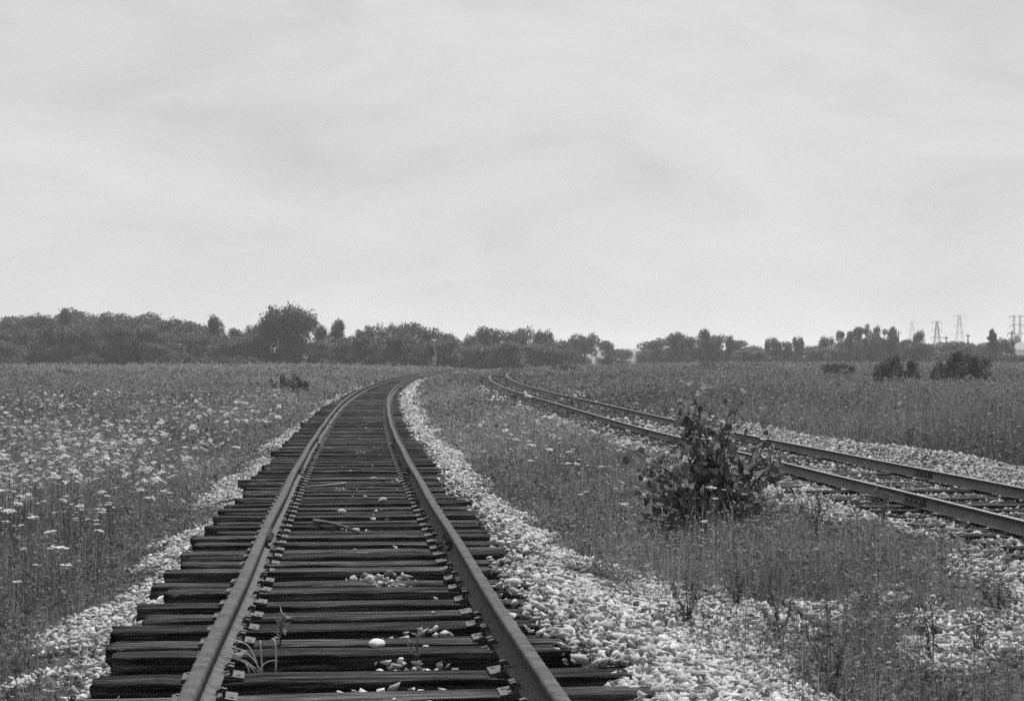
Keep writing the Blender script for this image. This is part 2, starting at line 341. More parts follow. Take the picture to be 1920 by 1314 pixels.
for n_, y in enumerate(ty):
    cx, rz = frame(x1, y); z = float(rise(y))
    rr = random.Random(n_*7+1)
    offx = rr.gauss(-.018, .042); rzz = rz+rr.gauss(0, .010); dz = rr.gauss(0, .006)-.003; wsc = rr.uniform(.9, 1.12); lsc = rr.uniform(1.0, 1.045)
    if n_ in (15, 30, 44, 71): offx -= .09; rzz += .03
    if n_ > 244:
        far_ties.box(cx, y, z-.09, 2.6, .22, .175, rz); continue
    me = TIES[rr.randrange(len(TIES))]
    t = link('railway_tie', me, None, None, (cx+offx, y, z+dz), (rr.gauss(0, .012), rr.gauss(0, .004), rzz+(math.pi if rr.random() < .5 else 0)), (lsc, wsc, 1))
    k = sum(1 for j in J1 if j < y); joint_count[k] = joint_count.get(k, 0)+1; c = joint_count[k]
    JN = ['', 'first', 'second', 'third', 'fourth', 'fifth', 'sixth', 'seventh', 'eighth', 'ninth', 'tenth', 'eleventh', 'twelfth']
    if k == 0: lab = 'near-black timber tie, %s one back from the bottom edge of the photo' % ORD[c] if n_ else 'near-black timber tie lying just below the bottom edge of the photo'
    elif k <= 4: lab = 'near-black timber tie, %s one beyond the %s pair of rail joints' % (ORD[c], JN[k])
    elif k <= 8: lab = 'dark timber tie in the stretch just past the %s pair of rail joints' % JN[k]
    else: lab = 'dark timber tie on the distant bend where the near track turns away'
    tag(t, lab, 'railway tie', 'ties of the near track')
    if n_ < 150:
        mw = t.matrix_basis.inverted()
        for s_ in (-1, 1):
            c0, s0 = math.cos(rz), math.sin(rz)
            p = link('tie_plate', PM, None, t)
            p.matrix_basis = mw @ Matrix.Translation((cx+s_*G*c0, y+s_*G*s0, z)) @ Matrix.Rotation(rz+rr.gauss(0, .03), 4, 'Z')
            if n_ < 48:
                for sx, sy in ((-.088, -.05), (.088, .05), (-.088, .05), (.088, -.05)):
                    if rr.random() < .2: continue
                    sp = link('spike', SM, None, p, (sx, sy+rr.gauss(0, .006), rr.uniform(-.004, .012)), (rr.gauss(0, .05), 0, 0 if sx < 0 else math.pi))
y = 8.6; c2 = 0
n2 = []
while y < 44:
    n2.append(y); y += .53+random.uniform(-.05, .05)
shown = [q for q in n2 if q > 12.2]
for y in shown:
    cx, rz = frame(x2, y); rr = random.Random(int(y*100)); c2 += 1
    t = link('railway_tie', TIES[rr.randrange(12)], None, None, (cx+rr.gauss(0, .04), y, float(rise(y))-.012+rr.gauss(0, .006)), (0, 0, rz+rr.gauss(0, .012)), (.98, rr.uniform(.9, 1.1), 1))
    tag(t, 'grey tie half buried in gravel, %s of the right hand track from the right edge' % ORD[c2] if c2 <= 20 else 'grey tie nearly covered by gravel where the right hand track passes behind the bush',
        'railway tie', 'ties of the right hand track')
while y < 120:
    cx, rz = frame(x2, y); far_ties.box(cx, y, float(rise(y))-.05-.09, 2.6, .22, .18, rz); y += .55
ft = link('distant_ties', far_ties.mesh('distant_ties'), M['tie']); tag(ft, 'run of tiny dark ties on the distant bends of both tracks', 'railway ties', kind='stuff')

# ------------------------------------------------------------------ ballast stones
def ico(sub):
    import bmesh
    bm = bmesh.new(); bmesh.ops.create_icosphere(bm, subdivisions=sub, radius=1.0)
    V = np.array([v.co[:] for v in bm.verts]); T = np.array([[v.index for v in f.verts] for f in bm.faces]); bm.free(); return V, T
ICO1, ICO2 = ico(1), ico(2)
def hull(npts, seed):
    import bmesh
    r = np.random.default_rng(seed); bm = bmesh.new(); sc = r.uniform([1.0, .7, .55], [1.5, 1.15, .95])
    for _ in range(npts):
        d = r.normal(size=3); d /= np.linalg.norm(d); bm.verts.new(tuple(d*sc*r.uniform(.65, 1.2)))
    res = bmesh.ops.convex_hull(bm, input=bm.verts[:]); junk = [v for v in bm.verts if not v.link_faces]
    bmesh.ops.delete(bm, geom=junk, context='VERTS'); bmesh.ops.triangulate(bm, faces=bm.faces[:]); bm.verts.index_update()
    V = np.array([v.co[:] for v in bm.verts]); T = np.array([[v.index for v in f.verts] for f in bm.faces]); bm.free(); return V, T
HULLS = {n: [hull(n, 900+n*40+k) for k in range(30)] for n in (8, 10)}
def stones(name, X, Y, Z, size, npts, label, fresh=None):
    n = len(X); pr = rng.integers(0, 30, n)
    a = rng.uniform(0, 2*np.pi, n); b = rng.normal(0, .5, n); c = rng.normal(0, .5, n)
    ca, sa, cb, sb, cc, sc = np.cos(a), np.sin(a), np.cos(b), np.sin(b), np.cos(c), np.sin(c)
    Rm = np.stack([np.stack([ca*cb, ca*sb*sc-sa*cc, ca*sb*cc+sa*sc], 1), np.stack([sa*cb, sa*sb*sc+ca*cc, sa*sb*cc-ca*sc], 1), np.stack([-sb, cb*sc, cb*cc], 1)], 1)
    tone = np.clip(rng.beta(2.2, 1.6, n), 0, 1)
    tone *= np.clip(.35+1.5*fbm(X*1.7, Y*.9, 55), .3, 1)                    # oil and dirt stains
    if fresh is not None: tone = tone*fresh
    AV, AT, AA = [], [], []; base = 0
    for k in range(30):
        V0, T0 = HULLS[npts][k]; i = np.where(pr == k)[0]; m = len(i); q = len(V0)
        P = np.einsum('nij,kj->nki', Rm[i], V0)*size[i][:, None, None]+np.stack([X[i], Y[i], Z[i]], 1)[:, None]
        AV.append(P.reshape(-1, 3)); AT.append((T0[None]+(np.arange(m)*q)[:, None, None]).reshape(-1, 3)+base); AA.append(np.repeat(tone[i], q)); base += m*q
    o = link(name, fast_mesh(name, np.concatenate(AV), None, np.concatenate(AT), attrs={'tone': np.concatenate(AA)}), M['stone']); tag(o, label, 'gravel', kind='stuff'); return o
def scatter(y0, y1, dens, umin, umax, xf):
    ar = (y1-y0)*(umax-umin); n = int(ar*dens); y = rng.uniform(y0, y1, n); u = rng.uniform(umin, umax, n); return xf(y)+u, y, u
def inview(x, y, m=1.6): return np.abs(x) < .315*y+m
sx, sy, sz, ss = [], [], [], []
def push(x, y, z, s_):
    k = inview(x, y); sx.append(x[k]); sy.append(y[k]); sz.append(z[k]); ss.append(s_[k])
def put_bed(xf, umin, umax, bands, base=.034, lift=.3, keep=None):
    for y0, y1, dens, scl in bands:
        x, y, u = scatter(y0, y1, dens, umin, umax, xf); g = gravel(x, y)
        k = rng.random(len(x)) < g**1.2
        if keep is not None: k &= keep(x, y, u)
        x, y, u = x[k], y[k], u[k]; s_ = base*scl*np.exp(np.clip(rng.normal(-.04, .4, len(x)), -1, .6))
        push(x, y, ground(x, y)+s_*lift+rng.random(len(x))*.03, s_)
B1 = [(5.5, 12, 2500, 1.0), (12, 20, 2000, 1.0), (20, 34, 1000, 1.15), (34, 60, 300, 1.7), (60, 150, 45, 3.2)]
# left and right shoulders of the near track: bigger stones on the right
put_bed(x1, -2.7, -1.2, B1, .021)
put_bed(x1, 1.15, 3.2, B1, .0255)
put_bed(x1, 3.2, 6.0, [(5.5, 11, 1200, 1.0), (11, 16, 1000, 1.0)], .024, keep=lambda x, y, u: x-x2(y) < -2.6)
put_bed(x2, -3.8, 3.0, [(8, 14, 1300, 1.0), (14, 24, 1200, 1.0), (24, 38, 480, 1.3), (38, 62, 150, 2.1), (62, 125, 25, 3.6)], .025)
# stones thrown over the right ends of the ties
for (ya, yb, u0, u1, dn) in ((8.7, 9.35, 1.0, 1.5, 260), (9.35, 13.3, .98, 1.5, 330), (13.3, 17, 1.18, 1.5, 160), (19.5, 22.5, 1.05, 1.5, 160), (9.6, 12.6, .88, 1.1, 60)):
    x, y, u = scatter(ya, yb, dn*2.3, u0, u1, x1); p = np.clip((u-u0)/.35+.12, 0, 1); k = rng.random(len(x)) < p; x, y, u = x[k], y[k], u[k]
    push(x, y, .004+rng.random(len(x))*.02+rise(y), .025*np.exp(np.clip(rng.normal(0, .35, len(x)), -1, .6)))
# heaps in the cribs between the ties, thrown up in the middle
for a, b in zip(ty[:-1], ty[1:]):
    if a > 60: break
    yc = (a+b)/2; big = 1 if a < 13.5 else 0
    fill = random.random() < (.6 if a < 12.5 else .22)
    m = random.randint(70, 140) if fill else random.randint(0, 5)
    if a > 25: m = m//3
    c_ = random.gauss(.22, .15); w_ = random.uniform(.15, .34)
    u = rng.normal(c_, w_, m); y = yc+rng.uniform(-.11, .11, m); hh = np.exp(-((u-c_)/w_)**2)
    z = -.13+rng.random(m)*(.03+(.125 if a < 12.5 else .105)*hh)+rise(y); push(x1(y)+u, y, z, (.023 if a < 12.5 else .02)*np.exp(np.clip(rng.normal(0, .35, m), -1, .6)))
    m = 70 if a < 25 else 25
    u = rng.uniform(-1.25, 1.25, m); y = yc+rng.uniform(-.12, .12, m); push(x1(y)+u, y, -.145+rng.random(m)*.02+rise(y), .022*np.exp(rng.normal(0, .3, m)))
    if random.random() < .25:
        m = random.randint(1, 2); u = rng.normal(.25, .3, m); push(x1(np.full(m, a))+u, a+rng.uniform(-.08, .08, m), .008+rise(np.full(m, a)), rng.uniform(.012, .03, m))
X, Y, Zs, Sz = map(np.concatenate, (sx, sy, sz, ss))
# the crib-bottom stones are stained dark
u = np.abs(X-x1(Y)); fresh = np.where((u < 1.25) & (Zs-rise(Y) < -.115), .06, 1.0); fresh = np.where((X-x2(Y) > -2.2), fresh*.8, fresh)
lft = X < .5*(x1(Y)+x2(Y)); nr = Y < 17
for msk, shp, nm, lb in ((lft & nr, 10, 'near_ballast', 'coarse pale limestone ballast around the near track in the foreground'),
                         (lft & ~nr, 8, 'near_ballast_distance', 'pale ballast edging the near track as it runs into the distance'),
                         (~lft & nr, 10, 'far_ballast', 'loose pale ballast spread along the right edge of the photo'),
                         (~lft & ~nr, 8, 'far_ballast_bank', 'pale gravel bed and bank of the right hand track')):
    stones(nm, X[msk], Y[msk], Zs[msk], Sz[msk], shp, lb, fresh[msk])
print('stones', len(X))

# ------------------------------------------------------------------ grass
gV, gQ, gT, gA = [], [], [], []; gcount = 0
def blades(x, y, z, h, w, lean, tone):
    global gcount
    n = len(x); a = rng.uniform(0, 2*np.pi, n); d = rng.uniform(0, 2*np.pi, n)
    wx, wy = np.cos(a)*w/2, np.sin(a)*w/2; lx, ly = np.cos(d)*lean*h, np.sin(d)*lean*h
    V = np.empty((n, 5, 3))
    V[:, 0] = np.stack([x-wx, y-wy, z], 1); V[:, 1] = np.stack([x+wx, y+wy, z], 1)
    V[:, 2] = np.stack([x+lx*.3+wx*.8, y+ly*.3+wy*.8, z+h*.58], 1); V[:, 3] = np.stack([x+lx*.3-wx*.8, y+ly*.3-wy*.8, z+h*.58], 1)
    V[:, 4] = np.stack([x+lx, y+ly, z+h*np.sqrt(np.clip(1-.6*lean**2, .2, 1))], 1)
    b = gcount+np.arange(n)*5
    gV.append(V.reshape(-1, 3)); gQ.append(np.stack([b, b+1, b+2, b+3], 1)); gT.append(np.stack([b+3, b+2, b+4], 1)); gA.append(np.repeat(tone, 5)); gcount += n*5
def leaves(x, y, z, size, tone, flat=.5):
    global gcount
    n = len(x); d = rng.normal(size=(n, 3)); d[:, 2] *= flat; d /= np.linalg.norm(d, axis=1)[:, None]
    e = rng.normal(size=(n, 3)); e -= d*np.sum(d*e, 1)[:, None]; e /= np.linalg.norm(e, axis=1)[:, None]
    P = np.stack([x, y, z], 1); V = np.empty((n, 4, 3)); s_ = size[:, None]
    V[:, 0] = P; V[:, 1] = P+d*s_*.5+e*s_*.22; V[:, 2] = P+d*s_; V[:, 3] = P+d*s_*.5-e*s_*.22
    b = gcount+np.arange(n)*4
    gV.append(V.reshape(-1, 3)); gQ.append(np.stack([b, b+1, b+2, b+3], 1)); gA.append(np.repeat(tone, 4)); gcount += n*4
def flush(name, label):
    global gV, gQ, gT, gA, gcount
    me = fast_mesh(name, np.concatenate(gV), np.concatenate(gQ), np.concatenate(gT) if gT else None, attrs={'tone': np.concatenate(gA)})
    o = link(name, me, M['grass']); tag(o, label, 'grass', kind='stuff'); gV, gQ, gT, gA, gcount = [], [], [], [], 0
def sample(n_per, y0, y1, pw=1.6, d0=12.0):
    """points in the wedge in front of the camera: density per m2 falls with distance"""
    ys = np.linspace(y0, y1, 2000); wd = .66*ys+5; den = n_per*np.where(ys < d0, 1, (d0/ys)**pw)
    c = np.concatenate([[0], np.cumsum((wd*den)[:-1]*np.diff(ys))]); n = int(c[-1])
    y = np.interp(rng.random(n)*c[-1], c, ys); x = (rng.random(n)-.5)*(.66*y+5); return x, y
def side(x, y): return x-x1(y), x-x2(y)
def grass_height(x, y):
    u, v = side(x, y)
    hl = np.interp(-u, [1.8, 2.4, 3.2, 5], [.12, .24, .42, .52])
    hm = np.minimum(np.interp(u, [1.6, 2.2, 3, 4.2], [.10, .26, .36, .42]), np.interp(-v, [1.6, 2.6, 3.4], [.12, .25, .42]))
    hm = hm*np.interp(y, [8, 14, 22, 60, 130], [.75, .95, 1.05, 1.0, .9])
    hr = np.interp(v, [1.9, 2.5, 3.0, 4], [.15, .35, .7, .85])*np.interp(y, [10, 45, 80, 120], [1, .9, .6, .55])
    h = np.where(u < 0, hl, np.where(v < 0, hm, hr))
    return h*(.65+.7*fbm(x*.5, y*.22, 61))
def make_grass(n_per, y0, y1, name, label, cond):
    x, y = sample(n_per, y0, y1); u, v = side(x, y); g = gravel(x, y)
    ok = cond(u, v) & (np.abs(u) > 1.45) & ((np.abs(v) > .95) | ((y > 42) & (np.abs(np.abs(v)-G) > .12)))
    bed2 = (np.abs(v) < 1.6) & (y > 38)
    inb = np.minimum(np.abs(u), np.abs(v)) < 1.9
    p = (1-g)**1.5*(.45+.9*np.clip(fbm(x*1.3, y*.8, 71)-.1, 0, 1)); p = np.where(g > .5, np.maximum(p, np.where((u > 1.6) & (v < -1) & (y < 17), .16, .03)), p); p = np.where(inb & (y < 35), p*np.where(g < .4, .75, .2), p)
    p = np.where((u > 1.5) & (v < -1) & (y < 18), p*np.clip((fbm(x*1.4, y*.7, 86)-.3)*5, .12, 1.2), p)
    k = ok & (rng.random(len(x)) < p); x, y, u, v = x[k], y[k], u[k], v[k]
    f = np.maximum(1, (y/13))**.85; h = grass_height(x, y)*np.exp(rng.normal(-.1, .3, len(x)))
    dry = np.clip(fbm(x*.12, y*.05, 81)*1.5-.2, 0, 1); patchy = fbm(x*.6, y*.2, 82)+.6*(fbm(x*2, y*.8, 83)-.5)
    tone = np.clip(.08+.45*dry+.55*(patchy-.42)+rng.normal(0, .17, len(x))+.35*(rng.random(len(x)) < .08), 0, 1)
    z = ground(x, y)-.01; w = .0045*f*np.exp(rng.normal(0, .25, len(x)))
    tall = rng.random(len(x)) < .10; h = np.where(tall, h*1.45, h); w = np.where(tall, w*.7, w); tone = np.where(tall, np.clip(tone+.4, 0, 1), tone)
    tall &= ~bed2[k]; h = np.where(bed2[k], np.minimum(h, .16), h); tone = np.where(bed2[k], tone*.35, tone); tone = np.where(v > 1.6, tone*.68, tone)
    thin = (u > 1.5) & (v < -1) & (y < 17); h = np.where(thin, h*(.55+.8*np.clip(fbm(x*1.1, y*.6, 85), 0, 1)), h)
    leafy = (rng.random(len(x)) < .33) & ~tall
    b = ~leafy; blades(x[b], y[b], z[b], h[b], w[b], np.clip(np.abs(rng.normal(.15, .22, b.sum())+.5*(rng.random(b.sum()) < .15)), 0, 1), tone[b])
    # leafy weeds: small leaves along an upright stem
    l = np.where(leafy)[0]
    if len(l):
        blades(x[l], y[l], z[l], h[l]*1.02, w[l]*.6, np.full(len(l), .08), tone[l]*.8)
        for q in range(5):
            t = rng.uniform(.3, 1.0, len(l)); leaves(x[l]+rng.normal(0, .012, len(l)), y[l]+rng.normal(0, .012, len(l)), z[l]+h[l]*t, .034*f[l]**.9*np.exp(rng.normal(0, .3, len(l))), np.clip(tone[l]+rng.normal(.02, .1, len(l)), 0, 1))
    flush(name, label); return len(x)
tot = 0
tot += make_grass(900, 5.5, 300, 'left_meadow_grass', 'grey meadow grass filling the left field up to the far wood', lambda u, v: u < 0)
tot += make_grass(900, 5.5, 260, 'strip_grass', 'weedy grass on the strip between the two tracks', lambda u, v: (u > 0) & (v < 0))
tot += make_grass(800, 9, 330, 'right_meadow_grass', 'tall rank grass beyond the right hand track', lambda u, v: v > 0)
print('grass', tot)

# ------------------------------------------------------------------ wildflowers
def umbel(seed, n=16):
    r = np.random.default_rng(seed); V = []; T = []; A = []
    for i in range(n):
        a = i*2.4; d = math.sqrt((i+.5)/n)*.5; cx, cy = d*math.cos(a), d*math.sin(a); cz = .14-.42*d*d+r.normal(0, .025); s_ = .125*r.uniform(.5, 1.3)
        b = len(V); V.append((cx, cy, cz+.03)); tone = r.uniform(.3, 1)
        for k in range(6): V.append((cx+s_*math.cos(k*1.047+a), cy+s_*math.sin(k*1.047+a), cz-.012+r.normal(0, .012)))
        A += [tone]*7
        for k in range(6): T.append((b, b+1+k, b+1+(k+1) % 6))
        b = len(V); V += [(0, 0, -.22), (.02, 0, -.22), (cx, cy, cz)]; A += [.0]*3; T.append((b, b+1, b+2))
    return np.array(V), np.array(T), np.array(A)
UMB = [umbel(k) for k in range(5)]
UME = [fast_mesh('flower_head', V, None, T, attrs={'tone': A}) for V, T, A in UMB]
for me in UME: me.materials.append(M['petal'])
def stem_me(k):
    mb = MB(); mb.tube([(0, 0, 0), (.02*k, .01, .4), (.03*k-.02, .02*k, 1)], [.0035, .003, .0025], 4); me = mb.mesh('wildflower'); me.materials.append(M['stem']); return me
STEM = [stem_me(k) for k in (-1, 0, 1)]
def flower_positions(n):
    out = []
    while len(out) < n:
        m = 4000; y = rng.uniform(11, 75, m); x = rng.uniform(-1, .2, m)*(.33*y+.5); u = x-x1(y)
        img_y = HORIZON+F*(CAM_Z-.1)/y; px = 960+F*x/y
        p = np.interp(y, [11, 13, 16, 26, 40, 60, 75], [.2, .8, 1, .8, .5, .3, .12])*np.interp(-u, [1.95, 2.3, 3.0, 4.5], [0, .3, .85, 1])
        p = p*np.clip((fbm(x*.8, y*.4, 91)-.3)*4, .12, 1)*np.clip((fbm(x*3, y*1.6, 92)-.25)*3, .2, 1); p = np.where((px < 130) & (img_y < 745), .05*p, p)
        k = rng.random(m) < p; out += list(zip(x[k], y[k]))
    return out[:n]
FL = [(x, y, 'L') for x, y in flower_positions(2300)]
for _ in range(95):
    y = random.uniform(15.5, 42); u = random.uniform(2.3, 4.6); FL.append((float(x1(y))+u, y, 'M'))
for px, py, y in ((1165, 857, 19.5), (1150, 880, 18.2), (1170, 892, 18), (1348, 920, 16.6), (1336, 937, 17.2), (1412, 944, 16.8), (1332, 966, 16.8), (1384, 960, 16.9), (1526, 994, 15.2), (1312, 1020, 15), (1330, 1000, 15.4), (1640, 740, 40)):
    FL.append(((px-960)/F*y, y, 'M'))
FL.sort(key=lambda f: f[1]/(1 if f[2] == 'L' else 1.6))
mass = []
cnt = 0
for x, y, w in FL:
    z = float(ground(x, y)); h = (random.uniform(.38, .8)*(1 if x-float(x1(y)) < -3 else .72) if w == 'L' else random.uniform(.42, .66)); size = random.lognormvariate(math.log(.058 if w == 'L' else .058), .42)
    if y > 30: size *= 1.15
    if cnt < 300 and inview(np.array(x), np.array(y), .5):
        cnt += 1
        s_ = link('wildflower', STEM[cnt % 3], None, None, (x, y, z), (0, 0, random.uniform(0, 6.3)), (1, 1, h))
        k = cnt % 3-1
        hd = link('flower_head', UME[random.randrange(5)], None, s_, (.03*k-.02, .02*k, 1+size*.2/h), (0, 0, 0)); hd.scale = (size, size, size/h)
        hd.rotation_euler = (random.gauss(0, .33), random.gauss(0, .33), random.uniform(0, 6))
        zone = ('white umbrella shaped wildflower in the nearest rows of the left meadow' if y < 16.5 else 'white umbrella shaped wildflower further back in the left meadow') if w == 'L' else 'small white wildflower in the weedy strip between the tracks'
        tag(s_, zone, 'wildflower', {'white umbrella shaped wildflower in the nearest rows of the left meadow': 'nearest meadow flowers', 'small white wildflower in the weedy strip between the tracks': 'flowers between the tracks'}.get(zone, 'meadow flowers further back'))
    else: mass.append((x, y, z+h, size))
PV, PT, PA = [], [], []; b = 0
for x, y, z, s_ in mass:
    V, T, A = UMB[random.randrange(5)]; a = random.uniform(0, 6.3); c, n = math.cos(a), math.sin(a)
    W = V@np.array([[c, n, 0], [-n, c, 0], [0, 0, 1]]).T; tx, ty_ = random.gauss(0, .33), random.gauss(0, .33); W = W.copy(); W[:, 2] += W[:, 0]*tx+W[:, 1]*ty_
    PV.append(W*s_+[x, y, z]); PT.append(T+b); PA.append(A); b += len(V)
o = link('wildflower_mass', fast_mesh('wildflower_mass', np.concatenate(PV), None, np.concatenate(PT), attrs={'tone': np.concatenate(PA)}), M['petal'])
tag(o, 'scatter of tiny white wildflowers across the middle of the left meadow', 'wildflowers', kind='stuff')

# ------------------------------------------------------------------ leafy clouds for trees and shrubs
def cloud_mesh(name, pts, size, tone, flat=1.0, seed=0, elong=.6):
    r = np.random.default_rng(seed); n = len(pts)
    d = r.normal(size=(n, 3)); d[:, 2] *= flat; d /= np.linalg.norm(d, axis=1)[:, None]
    e = r.normal(size=(n, 3)); e -= d*np.sum(d*e, 1)[:, None]; e /= np.linalg.norm(e, axis=1)[:, None]
    s_ = (size*np.exp(r.normal(0, .3, n)))[:, None]; V = np.empty((n, 4, 3))
    V[:, 0] = pts-d*s_*.5; V[:, 1] = pts+e*s_*.5*elong; V[:, 2] = pts+d*s_*.5; V[:, 3] = pts-e*s_*.5*elong
    q = np.arange(n*4).reshape(n, 4); return fast_mesh(name, V.reshape(-1, 3), q, attrs={'tone': np.repeat(tone, 4)})
def crown(kind, seed, n=7000):
    r = np.random.default_rng(seed); L_ = []                # lobes in a 1 m tall tree
    if kind == 'broad':
        for _ in range(38):
            a = r.uniform(0, 6.28); d = math.sqrt(r.random())*.42; z = r.uniform(.12, .88); d *= (1 if z < .7 else .78); L_.append((d*math.cos(a), d*math.sin(a), z, r.uniform(.09, .16)))
    elif kind == 'oak':
        for q in range(56):
            a = r.uniform(0, 6.28); d = math.sqrt(r.random())*.43; z = r.uniform(.1, .87)
            if q < 22: a = q*2.4; d = math.sqrt((q+.5)/22)*.42; z = .86-.16*(d/.42)**2+r.normal(0, .015)
            d *= (1 if z > .4 else .8); L_.append((d*math.cos(a), d*math.sin(a), z, r.uniform(.09, .15)))
    elif kind == 'round':
        for _ in range(20):
            a = r.uniform(0, 6.28); z = r.uniform(.08, .88); d = math.sqrt(r.random())*.36*math.sin(math.pi*min(1, (z*.85+.12)))**.6; L_.append((d*math.cos(a), d*math.sin(a), z, r.uniform(.09, .16)))
    elif kind == 'ragged':
        for _ in range(17):
            a = r.uniform(0, 6.28); z = r.uniform(.1, .93); d = math.sqrt(r.random())*.36*(1.15-.5*z); L_.append((d*math.cos(a), d*math.sin(a), z, r.uniform(.06, .12)))
    elif kind == 'spire':
        for _ in range(60):
            a = r.uniform(0, 6.28); z = r.uniform(.03, .96); d = math.sqrt(r.random())*.24*(1.05-z); L_.append((d*math.cos(a), d*math.sin(a), z, .04+.05*(1-z)))
    elif kind == 'shrub':
        for _ in range(44):
            a = r.uniform(0, 6.28); d = math.sqrt(r.random())*.82; z = r.uniform(.08, .88)*(1-.5*d*d); L_.append((d*math.cos(a), d*math.sin(a), z, r.uniform(.09, .17)))
    L_ = np.array(L_); vol = L_[:, 3]**2; k = r.choice(len(L_), n, p=vol/vol.sum())
    d = r.normal(size=(n, 3)); d /= np.linalg.norm(d, axis=1)[:, None]; rad = L_[k, 3]*np.clip(r.normal(.88, .22, n), .15, 1.4)
    P = L_[k, :3]+d*rad[:, None]; P[:, 2] = np.maximum(P[:, 2], .02)
    lt = r.uniform(.1, .8, len(L_)); tone = np.clip(lt[k]*.7+r.normal(.15, .16, n), 0, 1)
    me = cloud_mesh('crown', P, (.038 if kind != 'ragged' else .03) if kind != 'shrub' else .05, tone, seed=seed); me.materials.append(M['leaf'] if kind != 'shrub' else M['bushleaf'])
    mb = MB()
    mb.tube([(0, 0, -.02), (.008, .004, .2), (-.006, .006, .5), (.01, 0, .78)], [.03, .024, .016, .005], 7)
    for q in range(min(8, len(L_))):
        x, y_, z, _r = L_[q]; z0 = max(.08, min(.6, z*.55)); mb.tube([(0, 0, z0), (x*.5, y_*.5, (z0+z)/2-.02), (x, y_, z)], [.012, .008, .003], 5)
    tr = mb.mesh('trunk'); tr.materials.append(M['bark'] if kind != 'shrub' else M['stem']); return me, tr
CROWN = {k: [crown(k, 300+i*10+j) for j in range(4)] for i, k in enumerate(('broad', 'round', 'ragged', 'spire', 'shrub', 'oak'))}
def plant_tree(px, top, width, D, kind, label, group=None, base_lift=0, cat='tree', name='tree'):
    x = (px-960)/F*D; z = float(ground(x, D))+base_lift; ztop = CAM_Z+(HORIZON-top)/F*D; h = ztop-z
    wid = width/F*D; nat = {'broad': .98, 'round': .78, 'ragged': .76, 'spire': .5, 'shrub': 1.8, 'oak': .98}[kind]
    sxy = wid/nat; v = random.randrange(4); cm, tm = CROWN[kind][v]
    t = bpy.data.objects.new(name, None); COL.objects.link(t); t.location = (x, D, z); t.rotation_euler = (0, 0, random.uniform(0, 6.28)); t.scale = (sxy, sxy, h)
    link('crown' if kind != 'shrub' else 'foliage', cm, None, t); link('trunk' if kind != 'shrub' else 'stems', tm, None, t)
    return tag(t, label, cat, group)
W1 = 'trees of the long wood behind the left meadow'; W2 = 'trees of the wood behind the bend'; W3 = 'trees of the low wood on the right'
merge = 'dark leafy tree merging into the long wood behind the left meadow'
# left wood (skyline first, then the lower front row)
for px, top, w in ((-45, 592, 90), (5, 594, 75), (45, 590, 70), (85, 588, 60), (150, 584, 70), (190, 592, 60), (225, 587, 75), (268, 589, 70), (300, 596, 65), (335, 603, 70), (372, 608, 60)):
    plant_tree(px, top+random.uniform(-2, 1), w*1.7, random.uniform(350, 400), random.choice(('round', 'broad')), merge, W1)
for px, top, w in ((25, 593, 90), (66, 588, 80), (172, 589, 90), (207, 589, 80), (248, 588, 90), (284, 593, 80), (318, 600, 80), (352, 606, 70)): plant_tree(px, top, w*1.5, random.uniform(355, 400), 'round', merge, W1)
for px, top, w in ((-20, 612, 80), (40, 618, 80), (95, 610, 80), (150, 616, 90), (215, 612, 80), (275, 614, 90), (330, 620, 80), (385, 620, 80), (440, 624, 80), (480, 622, 60), (20, 640, 70), (120, 640, 80), (190, 640, 80), (300, 640, 80), (365, 642, 80), (425, 640, 80)):
    plant_tree(px, top, w*1.2, random.uniform(315, 345), 'round', merge, W1)
plant_tree(117, 577, 44, 340, 'round', 'tall dark tree rising above the left wood, nearest the left edge', W1)
plant_tree(406, 594, 46, 345, 'round', 'rounded tree standing up from the wood, left of the broad oak', W1)
plant_tree(440, 615, 50, 345, 'round', 'low tree between the rounded tree and the broad oak', W1)
plant_tree(470, 609, 40, 345, 'round', 'low tree touching the left side of the broad oak', W1)
plant_tree(490, 628, 50, 318, 'round', 'low bushy tree under the left side of the broad oak', W2)
plant_tree(512, 588, 60, 312, 'oak', 'left limb crown of the broad oak pair, slightly lower', W2)
plant_tree(540, 571, 108, 310, 'oak', 'broad oak like tree, biggest crown on the skyline', W2)
plant_tree(528, 600, 95, 322, 'round', 'lower tree seen under the crown of the broad oak', W2)
plant_tree(556, 578, 72, 316, 'oak', 'dense tree standing just behind the broad oak', W2)
plant_tree(600, 612, 50, 330, 'round', 'low tree touching the right side of the broad oak', W2)
plant_tree(632, 601, 52, 335, 'round', 'rounded tree right of the broad oak above the track bend', W2)
plant_tree(668, 617, 44, 340, 'round', 'low tree in the dip right of the rounded tree', W2)
mid = 'dark tree merging into the wood above the bend of the near track'
for px, top, w in ((700, 607, 62), (742, 604, 66), (775, 605, 60), (808, 614, 56), (840, 624, 50), (868, 637, 46)): plant_tree(px, top, w*1.15, random.uniform(335, 375), random.choice(('round', 'broad')), mid, W2)
for px, top, w in ((580, 635, 80), (640, 632, 80), (700, 632, 80), (760, 630, 80), (820, 636, 80), (870, 646, 70)): plant_tree(px, top, w*1.2, random.uniform(312, 330), 'round', mid, W2)
mid2 = 'dark tree merging into the clump above the bend of the right hand track'
for px, top, w in ((895, 625, 46), (920, 615, 56), (955, 614, 60), (988, 612, 56), (1018, 616, 50), (1045, 634, 44)): plant_tree(px, top, w*1.15, random.uniform(345, 385), random.choice(('round', 'broad')), mid2, 'trees of the middle clump')
for px, top, w in ((915, 642, 70), (960, 640, 70), (1010, 640, 70), (1050, 650, 56)): plant_tree(px, top, w*1.2, random.uniform(318, 340), 'round', mid2, 'trees of the middle clump')
plant_tree(1096, 622, 62, 420, 'round', 'pale rounded tree left of the gap in the trees', W3)
